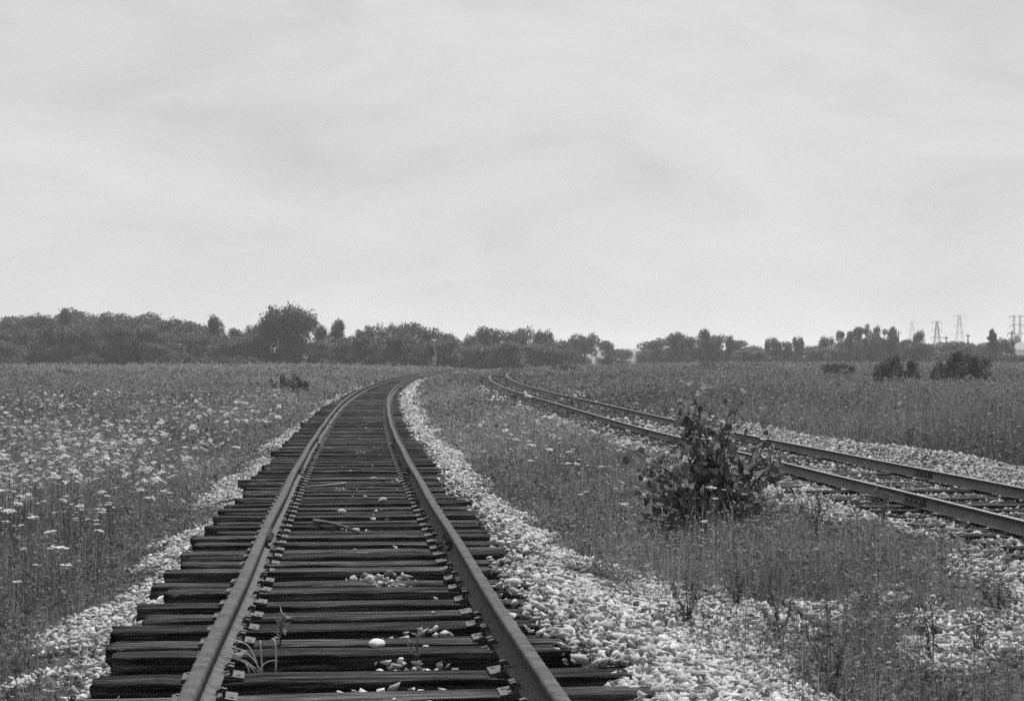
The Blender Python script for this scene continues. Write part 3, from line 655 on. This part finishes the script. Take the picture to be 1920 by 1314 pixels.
plant_tree(1070, 636, 46, 424, 'round', 'small tree at the left foot of the pale rounded tree', W3)
plant_tree(1140, 638, 52, 440, 'round', 'low pale tree right beside the gap in the trees', W3)
plant_tree(1165, 652, 44, 450, 'round', 'lowest pale tree on the left side of the gap', W3)
low = 'dark tree in the low wood right of the gap'
for px, top, w in ((1215, 640, 46), (1240, 630, 50), (1268, 625, 48), (1298, 628, 48), (1340, 630, 44), (1362, 627, 44), (1388, 638, 44), (1415, 647, 44), (1225, 652, 60), (1280, 648, 70), (1340, 650, 70), (1400, 656, 70), (1440, 654, 60)):
    plant_tree(px, top, w*1.2, random.uniform(385, 440), random.choice(('round', 'broad')), low, W3)
plant_tree(1321, 619, 40, 400, 'round', 'tallest round tree of the low wood right of the gap', W3)
plant_tree(1449, 630, 32, 405, 'round', 'narrow round tree at the right end of the low wood', W3)
plant_tree(1472, 640, 34, 410, 'round', 'short tree right of the narrow round tree', W3)
plant_tree(1496, 628, 27, 400, 'round', 'small upright tree standing alone above the right meadow', W3)
plant_tree(1520, 648, 44, 405, 'round', 'low tree right of the small upright tree', W3)
plant_tree(1551, 629, 36, 400, 'broad', 'flat topped tree in the right hand wood', W3)
plant_tree(1588, 620, 56, 395, 'ragged', 'thin ragged tree with sky showing through, left of the tallest', W3)
plant_tree(1612, 614, 52, 398, 'ragged', 'gappy tree close to the tallest tree of the right wood', W3)
plant_tree(1638, 606, 44, 396, 'ragged', 'tallest thin tree of the right hand wood', W3)
plant_tree(1659, 616, 50, 400, 'ragged', 'ragged tree just right of the tallest thin tree', W3)
plant_tree(1675, 611, 40, 402, 'spire', 'pointed tree beside the ragged trees of the right wood', W3)
plant_tree(1696, 637, 34, 402, 'round', 'low round tree left of the flat crowned tree', W3)
plant_tree(1718, 617, 34, 385, 'broad', 'flat crowned tree left of the dark power pylon', W3)
plant_tree(1722, 640, 56, 384, 'round', 'bushy tree at the foot of the flat crowned tree', W3)
lowr = 'low tree in the hedge line under the pylons'
for px, top, w in ((1540, 652, 70), (1590, 640, 70), (1620, 634, 60), (1650, 634, 60), (1685, 640, 60), (1500, 652, 70), (1460, 654, 70), (1740, 644, 60), (1770, 641, 60), (1800, 640, 60), (1830, 640, 60), (1862, 640, 40), (1855, 652, 36), (1890, 664, 30)):
    plant_tree(px, top, w*1.2, random.uniform(390, 440), 'round', lowr, 'hedge line under the pylons')
plant_tree(1861, 614, 36, 380, 'spire', 'dark pointed tree left of the twin mast pylon', W3)
plant_tree(1886, 630, 34, 385, 'round', 'leaning bushy tree between the pointed tree and the twin mast pylon', W3)
plant_tree(1908, 630, 26, 860, 'round', 'dark tree in front of the twin mast pylon at the right edge', W3)
# shrubs standing in the fields
def shrub(px, top, base, w, D, label, group=None): plant_tree(px, top, w, D, 'shrub', label, group, cat='shrub', name='shrub')
shrub(60, 652, 672, 26, 262, 'small dark bush at the field edge near the left side')
shrub(246, 622, 674, 62, 268, 'dark bush standing out in front of the left wood')
shrub(210, 638, 674, 40, 270, 'bush touching the left side of the dark bush before the wood')
shrub(536, 699, 730, 84, 88, 'lone dark bush in the left meadow near the track')
for px, top, w in ((165, 663, 90), (330, 661, 100), (400, 663, 90), (465, 664, 80), (20, 664, 70)): shrub(px, top, 0, w, random.uniform(268, 290), 'pale bush in the low scrub along the foot of the left wood', 'scrub along the left wood')
shrub(112, 690, 0, 44, 165, 'flat dark tangle of scrub in the far left meadow')
shrub(1136, 672, 0, 30, 300, 'small dark bush below the gap in the trees')
shrub(1330, 676, 0, 36, 230, 'dark bush in the grass right of the gap')
shrub(1420, 678, 0, 26, 230, 'low dark bush in the grass further right of the gap')
shrub(1062, 680, 0, 60, 205, 'dark weedy clump inside the bend of the right hand track')
shrub(1568, 675, 0, 76, 150, 'low spreading bush, leftmost of three in the right meadow')
shrub(1682, 664, 0, 92, 105, 'dark leafy bush, middle one of three in the right meadow')
shrub(1806, 656, 0, 122, 105, 'wide dark bush, rightmost of three in the right meadow')
shrub(1900, 660, 0, 74, 300, 'dark bush below the white gabled house at the right edge')
# pale dead snags in the woods
def snag(px, top, bot, D, label):
    x = (px-960)/F*D; zt = CAM_Z+(HORIZON-top)/F*D; zb = float(ground(x, D)); mb = MB()
    lean = .5; mb.tube([(x-lean*.3, D, zb), (x, D, (zb+zt)/2), (x-lean, D, zt)], [.2, .14, .06], 6); mb.tube([(x, D, (zb+zt)/2), (x+.5, D, (zb+zt)/2+1)], [.08, .04], 5)
    tag(link('dead_tree', mb.mesh('dead_tree'), M['palebark']), label, 'dead tree')
snag(817, 634, 655, 305, 'thin bleached dead trunk in front of the wood above the near bend')
snag(1118, 640, 660, 400, 'thin pale dead stem beside the pale rounded tree')

# distant wooded rise seen through the gap
def ridge():
    xs = np.linspace(-1500, 1500, 700); ang = np.linspace(0, 1, 7); V = []; 
    for x in xs:
        h = 11+7*float(fbm(np.array(x*.004+7), np.array(.5), 3))+3.5*float(vnoise(np.array(x*.05), np.array(.3), 4))
        for a in ang: V.append((x, 2000-60*math.cos(a*math.pi), 1.5+h*math.sin(a*math.pi)**.6+(random.gauss(0, .5) if 0 < a < 1 else 0)))
    V = np.array(V); n = 7; m = len(xs); i = (np.arange(m-1)[:, None]*n+np.arange(n-1)[None]).ravel(); q = np.stack([i, i+n, i+n+1, i+1], 1)
    o = link('hills', fast_mesh('hills', V, q), surface('distant_woodland', [(.3, .03), (.7, .06)], noise=.2, bump=.6, bdist=1.5)); o['kind'] = 'structure'
ridge()

# ------------------------------------------------------------------ pylons, poles, buildings
def bar(mb, a, b, r): mb.tube([a, b], r, 4)
def pylon(px, top, D, kind, label, wpx, r=.16):
    x = (px-960)/F*D; z0 = float(ground(x, D)); H = CAM_Z+(HORIZON-top)/F*D-z0; hw = wpx/F*D/2
    t = bpy.data.objects.new('power_pylon', None); COL.objects.link(t); t.location = (x, D, z0); tag(t, label, 'pylon', 'power pylons on the skyline')
    mb = MB()
    if kind == 'lattice':
        def wid(f): return H*(.11*(1-f)**1.1+.018)
        lv = [0, .22, .4, .54, .66, .76, .85, .93, 1.0]
        for a, b in zip(lv[:-1], lv[1:]):
            wa, wb = wid(a), wid(b)
            for i in range(4):
                c0 = [(-1, -1), (1, -1), (1, 1), (-1, 1)][i]; c1 = [(-1, -1), (1, -1), (1, 1), (-1, 1)][(i+1) % 4]
                bar(mb, (c0[0]*wa, c0[1]*wa, a*H), (c0[0]*wb, c0[1]*wb, b*H), r); bar(mb, (c0[0]*wa, c0[1]*wa, a*H), (c1[0]*wb, c1[1]*wb, b*H), r*.55); bar(mb, (c1[0]*wa, c1[1]*wa, a*H), (c0[0]*wb, c0[1]*wb, b*H), r*.55)
                bar(mb, (c0[0]*wb, c0[1]*wb, b*H), (c1[0]*wb, c1[1]*wb, b*H), r*.5)
    else:
        for s_ in (-1, 1):
            xx = s_*hw*.32
            for a in (-.5, .5): bar(mb, (xx+a, -a, 0), (xx+a*.8, -a*.8, H), r)
            for q in range(14): bar(mb, (xx-.5, .5, H*q/14), (xx+.5, -.5, H*(q+1)/14), r*.5); bar(mb, (xx+.5, -.5, H*q/14), (xx-.5, .5, H*(q+1)/14), r*.5)
    link('tower', mb.mesh('tower'), M['lattice'], t)
    for f, k in ((.985, .8), (.80, .72), (.62, 1.0)):
        mb = MB(); w = hw*k; bar(mb, (-w, 0, f*H), (w, 0, f*H), r*.8); bar(mb, (-w, 0, f*H), (0, 0, f*H+H*.035), r*.6); bar(mb, (w, 0, f*H), (0, 0, f*H+H*.035), r*.6)
        arm = link('cross_arm', mb.mesh('cross_arm'), M['lattice'], t)
        for s_ in (-1, 1):
            mi = MB(); mi.tube([(s_*w, 0, f*H), (s_*w, 0, f*H-H*.055)], r*.9, 5); link('insulator', mi.mesh('insulator'), M['lattice'], arm)
pylon(1757, 603, 1150, 'lattice', 'dark lattice power pylon with three cross arms, most distinct', 22, .2)
pylon(1799, 591, 1350, 'lattice', 'pale wide power pylon right of the dark lattice one', 30, .12)
pylon(1710, 604, 1700, 'lattice', 'faintest power pylon behind the flat crowned tree', 26, .1)
pylon(1907, 592, 1000, 'twin', 'twin mast power pylon at the right edge of the photo', 36, .2)
def pole(px, top, D, label):
    x = (px-960)/F*D; z0 = float(ground(x, D)); H = CAM_Z+(HORIZON-top)/F*D-z0
    mb = MB(); mb.tube([(x, D, z0), (x, D, z0+H)], [.2, .14], 6); p = link('utility_pole', mb.mesh('utility_pole'), M['lattice']); tag(p, label, 'pole', 'utility poles')
    mb = MB(); mb.box(x, D, z0+H*.93, 1.6, .12, .14); link('cross_arm', mb.mesh('cross_arm'), M['lattice'], p)
pole(1774, 630, 430, 'short utility pole between the dark pylon and the pale pylon'); pole(1815, 626, 425, 'dark utility pole right of the pale pylon')
pole(1685, 620, 450, 'thin pole rising from the trees left of the flat crowned tree'); pole(1897, 620, 420, 'slim pole left of the twin mast pylon')
def house(px, base, D, w, d, hgt, roof, label, rz, cat='house', name='house'):
    x = (px-960)/F*D; z = CAM_Z+(HORIZON-base)/F*D
    t = bpy.data.objects.new(name, None); COL.objects.link(t); t.location = (x, D, z); t.rotation_euler = (0, 0, rz); tag(t, label, cat)
    mb = MB(); mb.box(0, 0, hgt/2-1, w, d, hgt+2)
    mb.add([(-w/2+.003, -d/2+.003, hgt), (w/2-.003, -d/2+.003, hgt), (0, -d/2+.003, hgt+roof-.05), (-w/2+.003, d/2-.003, hgt), (w/2-.003, d/2-.003, hgt), (0, d/2-.003, hgt+roof-.05)], [(0, 1, 2), (5, 4, 3)])
    link('wall', mb.mesh('wall'), M['white'], t)
    mb = MB(); e = .35
    for s_ in (-1, 1):
        mb.add([(s_*(w/2+e), -d/2-e, hgt-e*roof/(w/2)), (s_*(w/2+e), d/2+e, hgt-e*roof/(w/2)), (0, d/2+e, hgt+roof), (0, -d/2-e, hgt+roof),
                (s_*(w/2+e), -d/2-e, hgt-e*roof/(w/2)+.12), (s_*(w/2+e), d/2+e, hgt-e*roof/(w/2)+.12), (0, d/2+e, hgt+roof+.12), (0, -d/2-e, hgt+roof+.12)],
               [(0, 1, 2, 3), (7, 6, 5, 4), (0, 3, 7, 4), (1, 5, 6, 2), (0, 4, 5, 1)])
    link('roof', mb.mesh('roof'), M['roofing'], t)
    if w > 4:
        for xx in (-w*.25, w*.25):
            mb = MB(); mb.box(xx, -d/2-.02, hgt*.55, 1.0, .06, 1.3); link('window', mb.mesh('window'), M['glass'], t)
house(1926, 681, 780, 12, 12, 6.2, 3.4, 'white gabled house half hidden by trees at the right edge', .35)
house(1871, 681, 600, 2.8, 3, 3.1, .8, 'small white shed among the bushes left of the house', .2, 'shed', 'shed')
# tiny white marker and a pale rock beside the bend of the far track
def rock(x, y, z, s_, label, seed, group=None):
    r = np.random.default_rng(seed); V, T = ICO2; P = V.copy()
    for _ in range(7):
        d = r.normal(size=3); d /= np.linalg.norm(d); h = r.uniform(.5, .8); P = P-np.outer(np.clip(P@d-h, 0, None), d)
    P = P*r.uniform([.9, .7, .6], [1.2, 1, .8])*s_; tag(link('rock', fast_mesh('rock', P, None, T), M['rock'], None, (x, y, z)), label, 'rock', group)
yy = 66.; rock((991-960)/F*yy, yy, float(rise(yy))+.12, .20, 'pale rock lying against the front rail of the right hand track', 3)
yy = 52.; rock((973-960)/F*62, 62, float(ground((973-960)/F*62, 62))+.1, .11, 'small pale rock just left of the rock at the front rail', 4)
yy = 150.; x_ = (912-960)/F*yy; z_ = CAM_Z+(HORIZON-706)/F*yy
mb = MB(); zg = float(ground(x_, yy)); mb.box(x_, yy, (z_+zg)/2-.05, .07, .07, z_-zg); mb.box(x_, yy-.05, z_+.02, .17, .03, .17)
tag(link('marker_post', mb.mesh('marker_post'), M['white']), 'tiny white marker post beside the bend of the right hand track', 'marker')
# loose stones lying clear on the ties
def on_tie(px, py):
    y = F*CAM_Z/(py-HORIZON); return (px-960)/F*y, y
for i, (px, py, s_, lb) in enumerate(((700, 902, .045, 'rounded pale stone on a tie halfway up the near track'), (718, 943, .05, 'pale stone standing on a tie below the rounded stone'), (641, 964, .045, 'grey stone lying on a tie left of the curved branch'),
                                      (693, 1095, .05, 'rounded grey stone left of a small heap between the rails'), (707, 1217, .05, 'flat white stone on a tie in the foreground'), (962, 1102, .07, 'large white stone just outside the right rail'), (1065, 1198, .06, 'round white stone beside the right rail near the bottom'))):
    x, y = on_tie(px, py); rock(x, y, .03, s_, lb, 20+i)

# ------------------------------------------------------------------ sticks and small plants
def world(px, py, h): y = F*(CAM_Z-h)/(py-HORIZON); return Vector(((px-960)/F*y, y, h))
def stick(pts, r, label, mat='stick', twigs=()):
    mb = MB(); P = [world(*p) for p in pts]; mb.tube(P, [r*(1-.6*i/(len(P)-1)) for i in range(len(P))], 7)
    for tw in twigs: Q = [world(*p) for p in tw]; mb.tube(Q, [r*.5, r*.3, r*.15][:len(Q)], 5)
    tag(link('branch', mb.mesh('branch', True), M[mat]), label, 'branch')
stick([(590, 976, .03), (618, 980, .06), (645, 987, .05), (672, 998, .02)], .022, 'curved grey branch lying across the ties between the rails')
stick([(636, 756, .05), (612, 761, .02), (590, 765, -.05), (565, 770, -.15)], .04, 'dark branch poking out over the left ballast up the line')
stick([(312, 1044, -.12), (335, 1047, -.10), (360, 1050, -.06)], .03, 'short dark stick on the left ballast beside the tie ends')
stick([(445, 935, -.02), (420, 940, -.06), (398, 945, -.1), (375, 946, -.16)], .012, 'thin forked twig on the left ballast', twigs=[[(420, 940, -.06), (408, 932, -.02)], [(410, 942, -.08), (395, 952, -.12)]])
stick([(570, 912, .02), (610, 909, .03), (650, 904, .02)], .008, 'thin pale twig lying on the ties left of the stones', 'straw')
stick([(1850, 868, .1), (1875, 871, .1), (1890, 874, .08)], .02, 'dark stick on the gravel bank near the right edge')
stick([(1262, 1330, -.1), (1240, 1318, -.1), (1210, 1300, -.08)], .01, 'dry twig on the ballast at the bottom edge')
# arching dry grass clump by the left rail
def arch_clump():
    base = world(490, 1262, -.04); mb = MB()
    for dx, dz, lx, r in ((-.16, .17, -.04, .004), (-.10, .19, .0, .0045), (-.03, .2, .02, .005), (.02, .22, -.06, .006), (-.13, .1, -.1, .004), (-.07, .14, -.14, .004), (-.2, .12, -.06, .003), (.03, .08, .05, .003)):
        a = base+Vector((random.uniform(-.06, .08), random.uniform(-.02, .02), 0)); b = a+Vector((dx*.5, .02, dz)); c = a+Vector((dx*1.3+lx, .05, dz*.75))
        pts = [a.lerp(b, t)*(1-t)+b.lerp(c, t)*t for t in [k/7 for k in range(8)]]; mb.tube(pts, [r*(1-.5*k/7) for k in range(8)], 5)
    tag(link('dry_grass_clump', mb.mesh('dry_grass_clump', True), M['straw']), 'arching clump of bleached dry stalks beside the left rail', 'plant')
arch_clump()
def leafy_plant(px, py, h0, H, n, label, leaf=.05, mat='grass', spread=.12, group=None, tone=(.3, .8), lean=0, stems=3, name='weed'):
    p = world(px, py, h0); p.z = h0 if h0 > -.2 else float(ground(p.x, p.y)); mb = MB(); P = []; r = np.random.default_rng(int(px))
    t = bpy.data.objects.new(name, None); COL.objects.link(t); t.location = p; tag(t, label, 'plant', group)
    for s_ in range(stems):
        a = r.uniform(0, 6.28); d = spread*r.uniform(.2, 1); hh = H*r.uniform(.65, 1) if s_ else H
        if s_ == 0: d *= .3
        q = [Vector((0, 0, -.02)), Vector((d*math.cos(a)*.4+lean*.3, d*math.sin(a)*.4, hh*.5)), Vector((d*math.cos(a)+lean, d*math.sin(a), hh))]
        mb.tube(q, [.004, .003, .0015], 5)
        for k in range(n):
            f = r.uniform(.25, 1.0); b = q[0].lerp(q[1], f*2) if f < .5 else q[1].lerp(q[2], f*2-1); P.append((b.x, b.y, b.z))
    link('stem', mb.mesh('stem', True), M['stem'], t)
    P = np.array(P); P = P+r.normal(0, leaf*.35, P.shape); me = cloud_mesh('foliage', P, leaf, r.uniform(tone[0], tone[1], len(P)), flat=.8, seed=int(py), elong=.32); link('foliage', me, M[mat], t)
leafy_plant(526, 1216, -.03, .2, 16, 'small leafy weed growing between the ties near the left rail', .05, tone=(.6, 1), stems=2, spread=.03)
leafy_plant(783, 1240, -.02, .18, 6, 'spindly weed among the stones in the middle of the track', .035, tone=(.3, .7), spread=.07)
wl = 'dark feathery weed on the gravel'
for px, py, H, n, lb in ((1462, 1200, .42, 60, 'bushy dark weed on the gravel left of centre in the right foreground'), (1560, 1314, .5, 50, 'tall dark weed at the bottom edge, first from the ballast'), (1748, 1262, .5, 20, 'bare forked weed leaning left in the right foreground'),
                         (1830, 1256, .28, 22, 'small fan shaped weed on bare gravel near the right edge'), (1530, 1040, .42, 40, 'upright weed right of the bush'), (1655, 1030, .35, 30, 'dark weed on the slope below the right hand track'), (1290, 1225, .4, 34, 'thin weed at the edge of the foreground ballast'),
                         (1385, 1130, .3, 50, 'low bushy weed below the broad leaved bush'), (1870, 1200, .3, 30, 'dark weed cluster at the right edge of the foreground'), (1610, 1185, .35, 26, 'slim weed in the middle of the right foreground')):
    leafy_plant(px, py, -.35, H, n, lb, .04, 'grass', .2, 'weeds on the right foreground', (.02, .35), lean=-.1 if 'left' in lb else 0, stems=5)

# ------------------------------------------------------------------ the broad leaved bush
def broad_bush():
    by = 18.2; bx = (1335-960)/F*by; bz = float(ground(bx, by)); r = random.Random(5)
    t = bpy.data.objects.new('bush', None); COL.objects.link(t); t.location = (bx, by, bz)
    tag(t, 'bush with big round leaves standing in front of the right hand track', 'bush')
    mb = MB(); leaf = []
    def tip(px, py, dy): return Vector(((px-960)/F*(by+dy)-bx, dy, CAM_Z-(py-HORIZON)/F*(by+dy)-bz))
    ends = [(1262, 765, .1), (1300, 752, .2), (1330, 778, -.1), (1385, 758, 0), (1392, 790, .2), (1360, 830, -.3), (1270, 820, -.2), (1240, 845, .1), (1205, 850, 0), (1215, 900, -.3), (1290, 860, .3), (1430, 815, .1), (1455, 800, .2), (1440, 860, -.2), (1470, 895, 0), (1450, 930, .3), (1200, 960, -.2),
            (1230, 985, .1), (1300, 920, -.5), (1350, 900, -.5), (1400, 900, -.4), (1320, 810, .0), (1345, 870, .4), (1410, 870, .4), (1265, 900, -.4), (1380, 960, -.4), (1310, 970, -.5), (1420, 960, -.2), (1250, 935, -.2), (1475, 850, .1), (1298, 738, .15), (1378, 745, .05), (1195, 880, 0), (1185, 930, 0), (1480, 920, .1), (1340, 935, -.6), (1270, 960, -.5), (1390, 925, -.6), (1225, 865, -.2), (1300, 840, -.1), (1365, 850, 0), (1188, 845, 0), (1190, 975, .1), (1215, 1000, -.2), (1478, 955, .1), (1462, 985, -.2), (1185, 905, -.1)]
    for e in ends:
        q = tip(*e); b = Vector((r.uniform(-.18, .18), r.uniform(-.15, .15), 0)); m = b.lerp(q, .5)+Vector((-(q.x-b.x)*.18+r.uniform(-.05, .05), r.uniform(-.05, .05), q.z*.12))
        pts = [b.lerp(m, f)*(1-f)+m.lerp(q, f)*f for f in [k/9 for k in range(10)]]; mb.tube(pts, [.013*(1-.75*k/9) for k in range(10)], 5)
        n = int(10+q.z*17)
        for _ in range(n):
            f = r.uniform(.3, 1.02)**.8; p = b.lerp(m, f)*(1-f)+m.lerp(q, f)*f
            leaf.append((p+Vector((r.gauss(0, .075), r.gauss(0, .08), r.gauss(0, .06))), r.uniform(.05, .115)*(1.0 if f < .85 else .8)))
    for _ in range(260):                                                   # low suckers spreading to both sides
        a = r.gauss(0, .42); leaf.append((Vector((a, r.uniform(-.35, .3), abs(r.gauss(.28, .2))+.06)), r.uniform(.035, .085)))
    link('stem', mb.mesh('stem', True), M['bark'], t)
    shape = [(0, 0), (.34, -.06), (.52, .22), (.46, .55), (.24, .84), (0, 1.05), (-.24, .84), (-.46, .55), (-.52, .22), (-.34, -.06)]
    V, T, A = [], [], []
    for p, s_ in leaf:
        n = Vector((r.gauss(0, .9), r.gauss(-.1, .8), r.gauss(.45, .6))).normalized(); a = n.cross(Vector((r.gauss(0, 1), r.gauss(0, 1), r.gauss(0, 1)))).normalized(); d = n.cross(a); d = -d if d.z > .2 else d
        b = len(V); tone = r.random()**1.3; V.append(p+d*s_*.45-n*s_*.07); A.append(tone)
        for x, y in shape: V.append(p+a*(x*s_)+d*(y*s_)+n*(s_*.10*(abs(x)*2)**1.5-s_*.10*max(0, y-.6))); A.append(tone)
        for k in range(10): T.append((b, b+1+k, b+1+(k+1) % 10))
    link('foliage', fast_mesh('foliage', np.array([v[:] for v in V]), None, np.array(T), attrs={'tone': np.array(A)}), M['broadleaf'], t)
broad_bush()

# ------------------------------------------------------------------ air, light, sky, camera
SUN_EL, SUN_AZ = R(52), R(14)                       # azimuth measured from +Y towards +X: the sun is ahead, hazed over
mb = MB(); mb.box(0, 0, 30, 8700, 8700, 66)
hz = link('haze', mb.mesh('haze')); hz['kind'] = 'stuff'; hz['label'] = 'thin pale summer haze over the fields'; hz['category'] = 'haze'
m, nt, out = new_mat('haze_air'); vp = N(nt, 'ShaderNodeVolumePrincipled', Density=3.0e-4, Anisotropy=.2); vp.inputs['Color'].default_value = grey(.95); nt.links.new(vp.outputs[0], out.inputs['Volume']); hz.data.materials.append(m)
sun = bpy.data.lights.new('sun', 'SUN'); sun.energy = 4.0; sun.angle = R(1.5); sun.color = (1, 1, 1)
so = bpy.data.objects.new('sun', sun); COL.objects.link(so)
dirv = Vector((math.sin(SUN_AZ)*math.cos(SUN_EL), math.cos(SUN_AZ)*math.cos(SUN_EL), math.sin(SUN_EL)))
so.rotation_euler = dirv.to_track_quat('Z', 'Y').to_euler(); so.location = dirv*60
w = bpy.data.worlds.new('World'); S.world = w; w.use_nodes = True; nt = w.node_tree; nt.nodes.clear(); L = nt.links.new
sky = N(nt, 'ShaderNodeTexSky', _sky_type='NISHITA', _sun_disc=False, _sun_elevation=SUN_EL, _sun_rotation=SUN_AZ, _dust_density=3.0, _altitude=100)
bw = nt.nodes.new('ShaderNodeRGBToBW'); L(sky.outputs[0], bw.inputs[0])
tc = nt.nodes.new('ShaderNodeTexCoord')
mp = N(nt, 'ShaderNodeMapping', Scale=(2.6, 2.6, 7.0), Rotation=(0, R(-28), 0), Location=(.3, .2, .1)); L(tc.outputs['Generated'], mp.inputs['Vector'])
cn = N(nt, 'ShaderNodeTexNoise', Scale=2.2, Detail=8, Roughness=.6, Distortion=.5); L(mp.outputs[0], cn.inputs['Vector'])
cr = ramp(nt, cn.outputs['Fac'], [(.25, .8), (.5, 1.0), (.75, 1.17)])
nrm = N(nt, 'ShaderNodeVectorMath', _operation='NORMALIZE'); L(tc.outputs['Generated'], nrm.inputs[0])
dt = N(nt, 'ShaderNodeVectorMath', _operation='DOT_PRODUCT'); L(nrm.outputs[0], dt.inputs[0]); dt.inputs[1].default_value = dirv[:]
ar = N(nt, 'ShaderNodeMapRange'); ar.inputs['From Min'].default_value = -.8; ar.inputs['From Max'].default_value = .62; ar.inputs['To Min'].default_value = .9; ar.inputs['To Max'].default_value = 4.35
L(dt.outputs['Value'], ar.inputs['Value'])
cm_ = N(nt, 'ShaderNodeMix', _data_type='RGBA', _blend_type='MULTIPLY'); cm_.inputs['Factor'].default_value = 1; L(cr, cm_.inputs[6]); L(ar.outputs[0], cm_.inputs[7]); cr = cm_.outputs[2]
mx = N(nt, 'ShaderNodeMix', _data_type='RGBA'); mx.inputs['Factor'].default_value = .9; L(bw.outputs[0], mx.inputs[6]); L(cr, mx.inputs[7])
bg = N(nt, 'ShaderNodeBackground', Strength=.1); L(mx.outputs[2], bg.inputs['Color']); wo = nt.nodes.new('ShaderNodeOutputWorld'); L(bg.outputs[0], wo.inputs['Surface'])
cam = bpy.data.cameras.new('camera'); cam.sensor_width = 36; cam.lens = 60; cam.clip_start = .05; cam.clip_end = 20000
co = bpy.data.objects.new('camera', cam); COL.objects.link(co); co.location = (0, 0, CAM_Z); co.rotation_euler = (R(90)+math.atan((HORIZON-657)/F), 0, 0); S.camera = co
S.view_settings.view_transform = 'Standard'; S.view_settings.look = 'None'; S.view_settings.exposure = .52; S.view_settings.gamma = 1
try:
    S.cycles.use_denoising = False; S.cycles.sample_clamp_indirect = 1.5; S.cycles.max_bounces = 6; S.cycles.volume_bounces = 1; S.cycles.transparent_max_bounces = 8
    S.cycles.use_adaptive_sampling = False
except Exception as ex: print(ex)
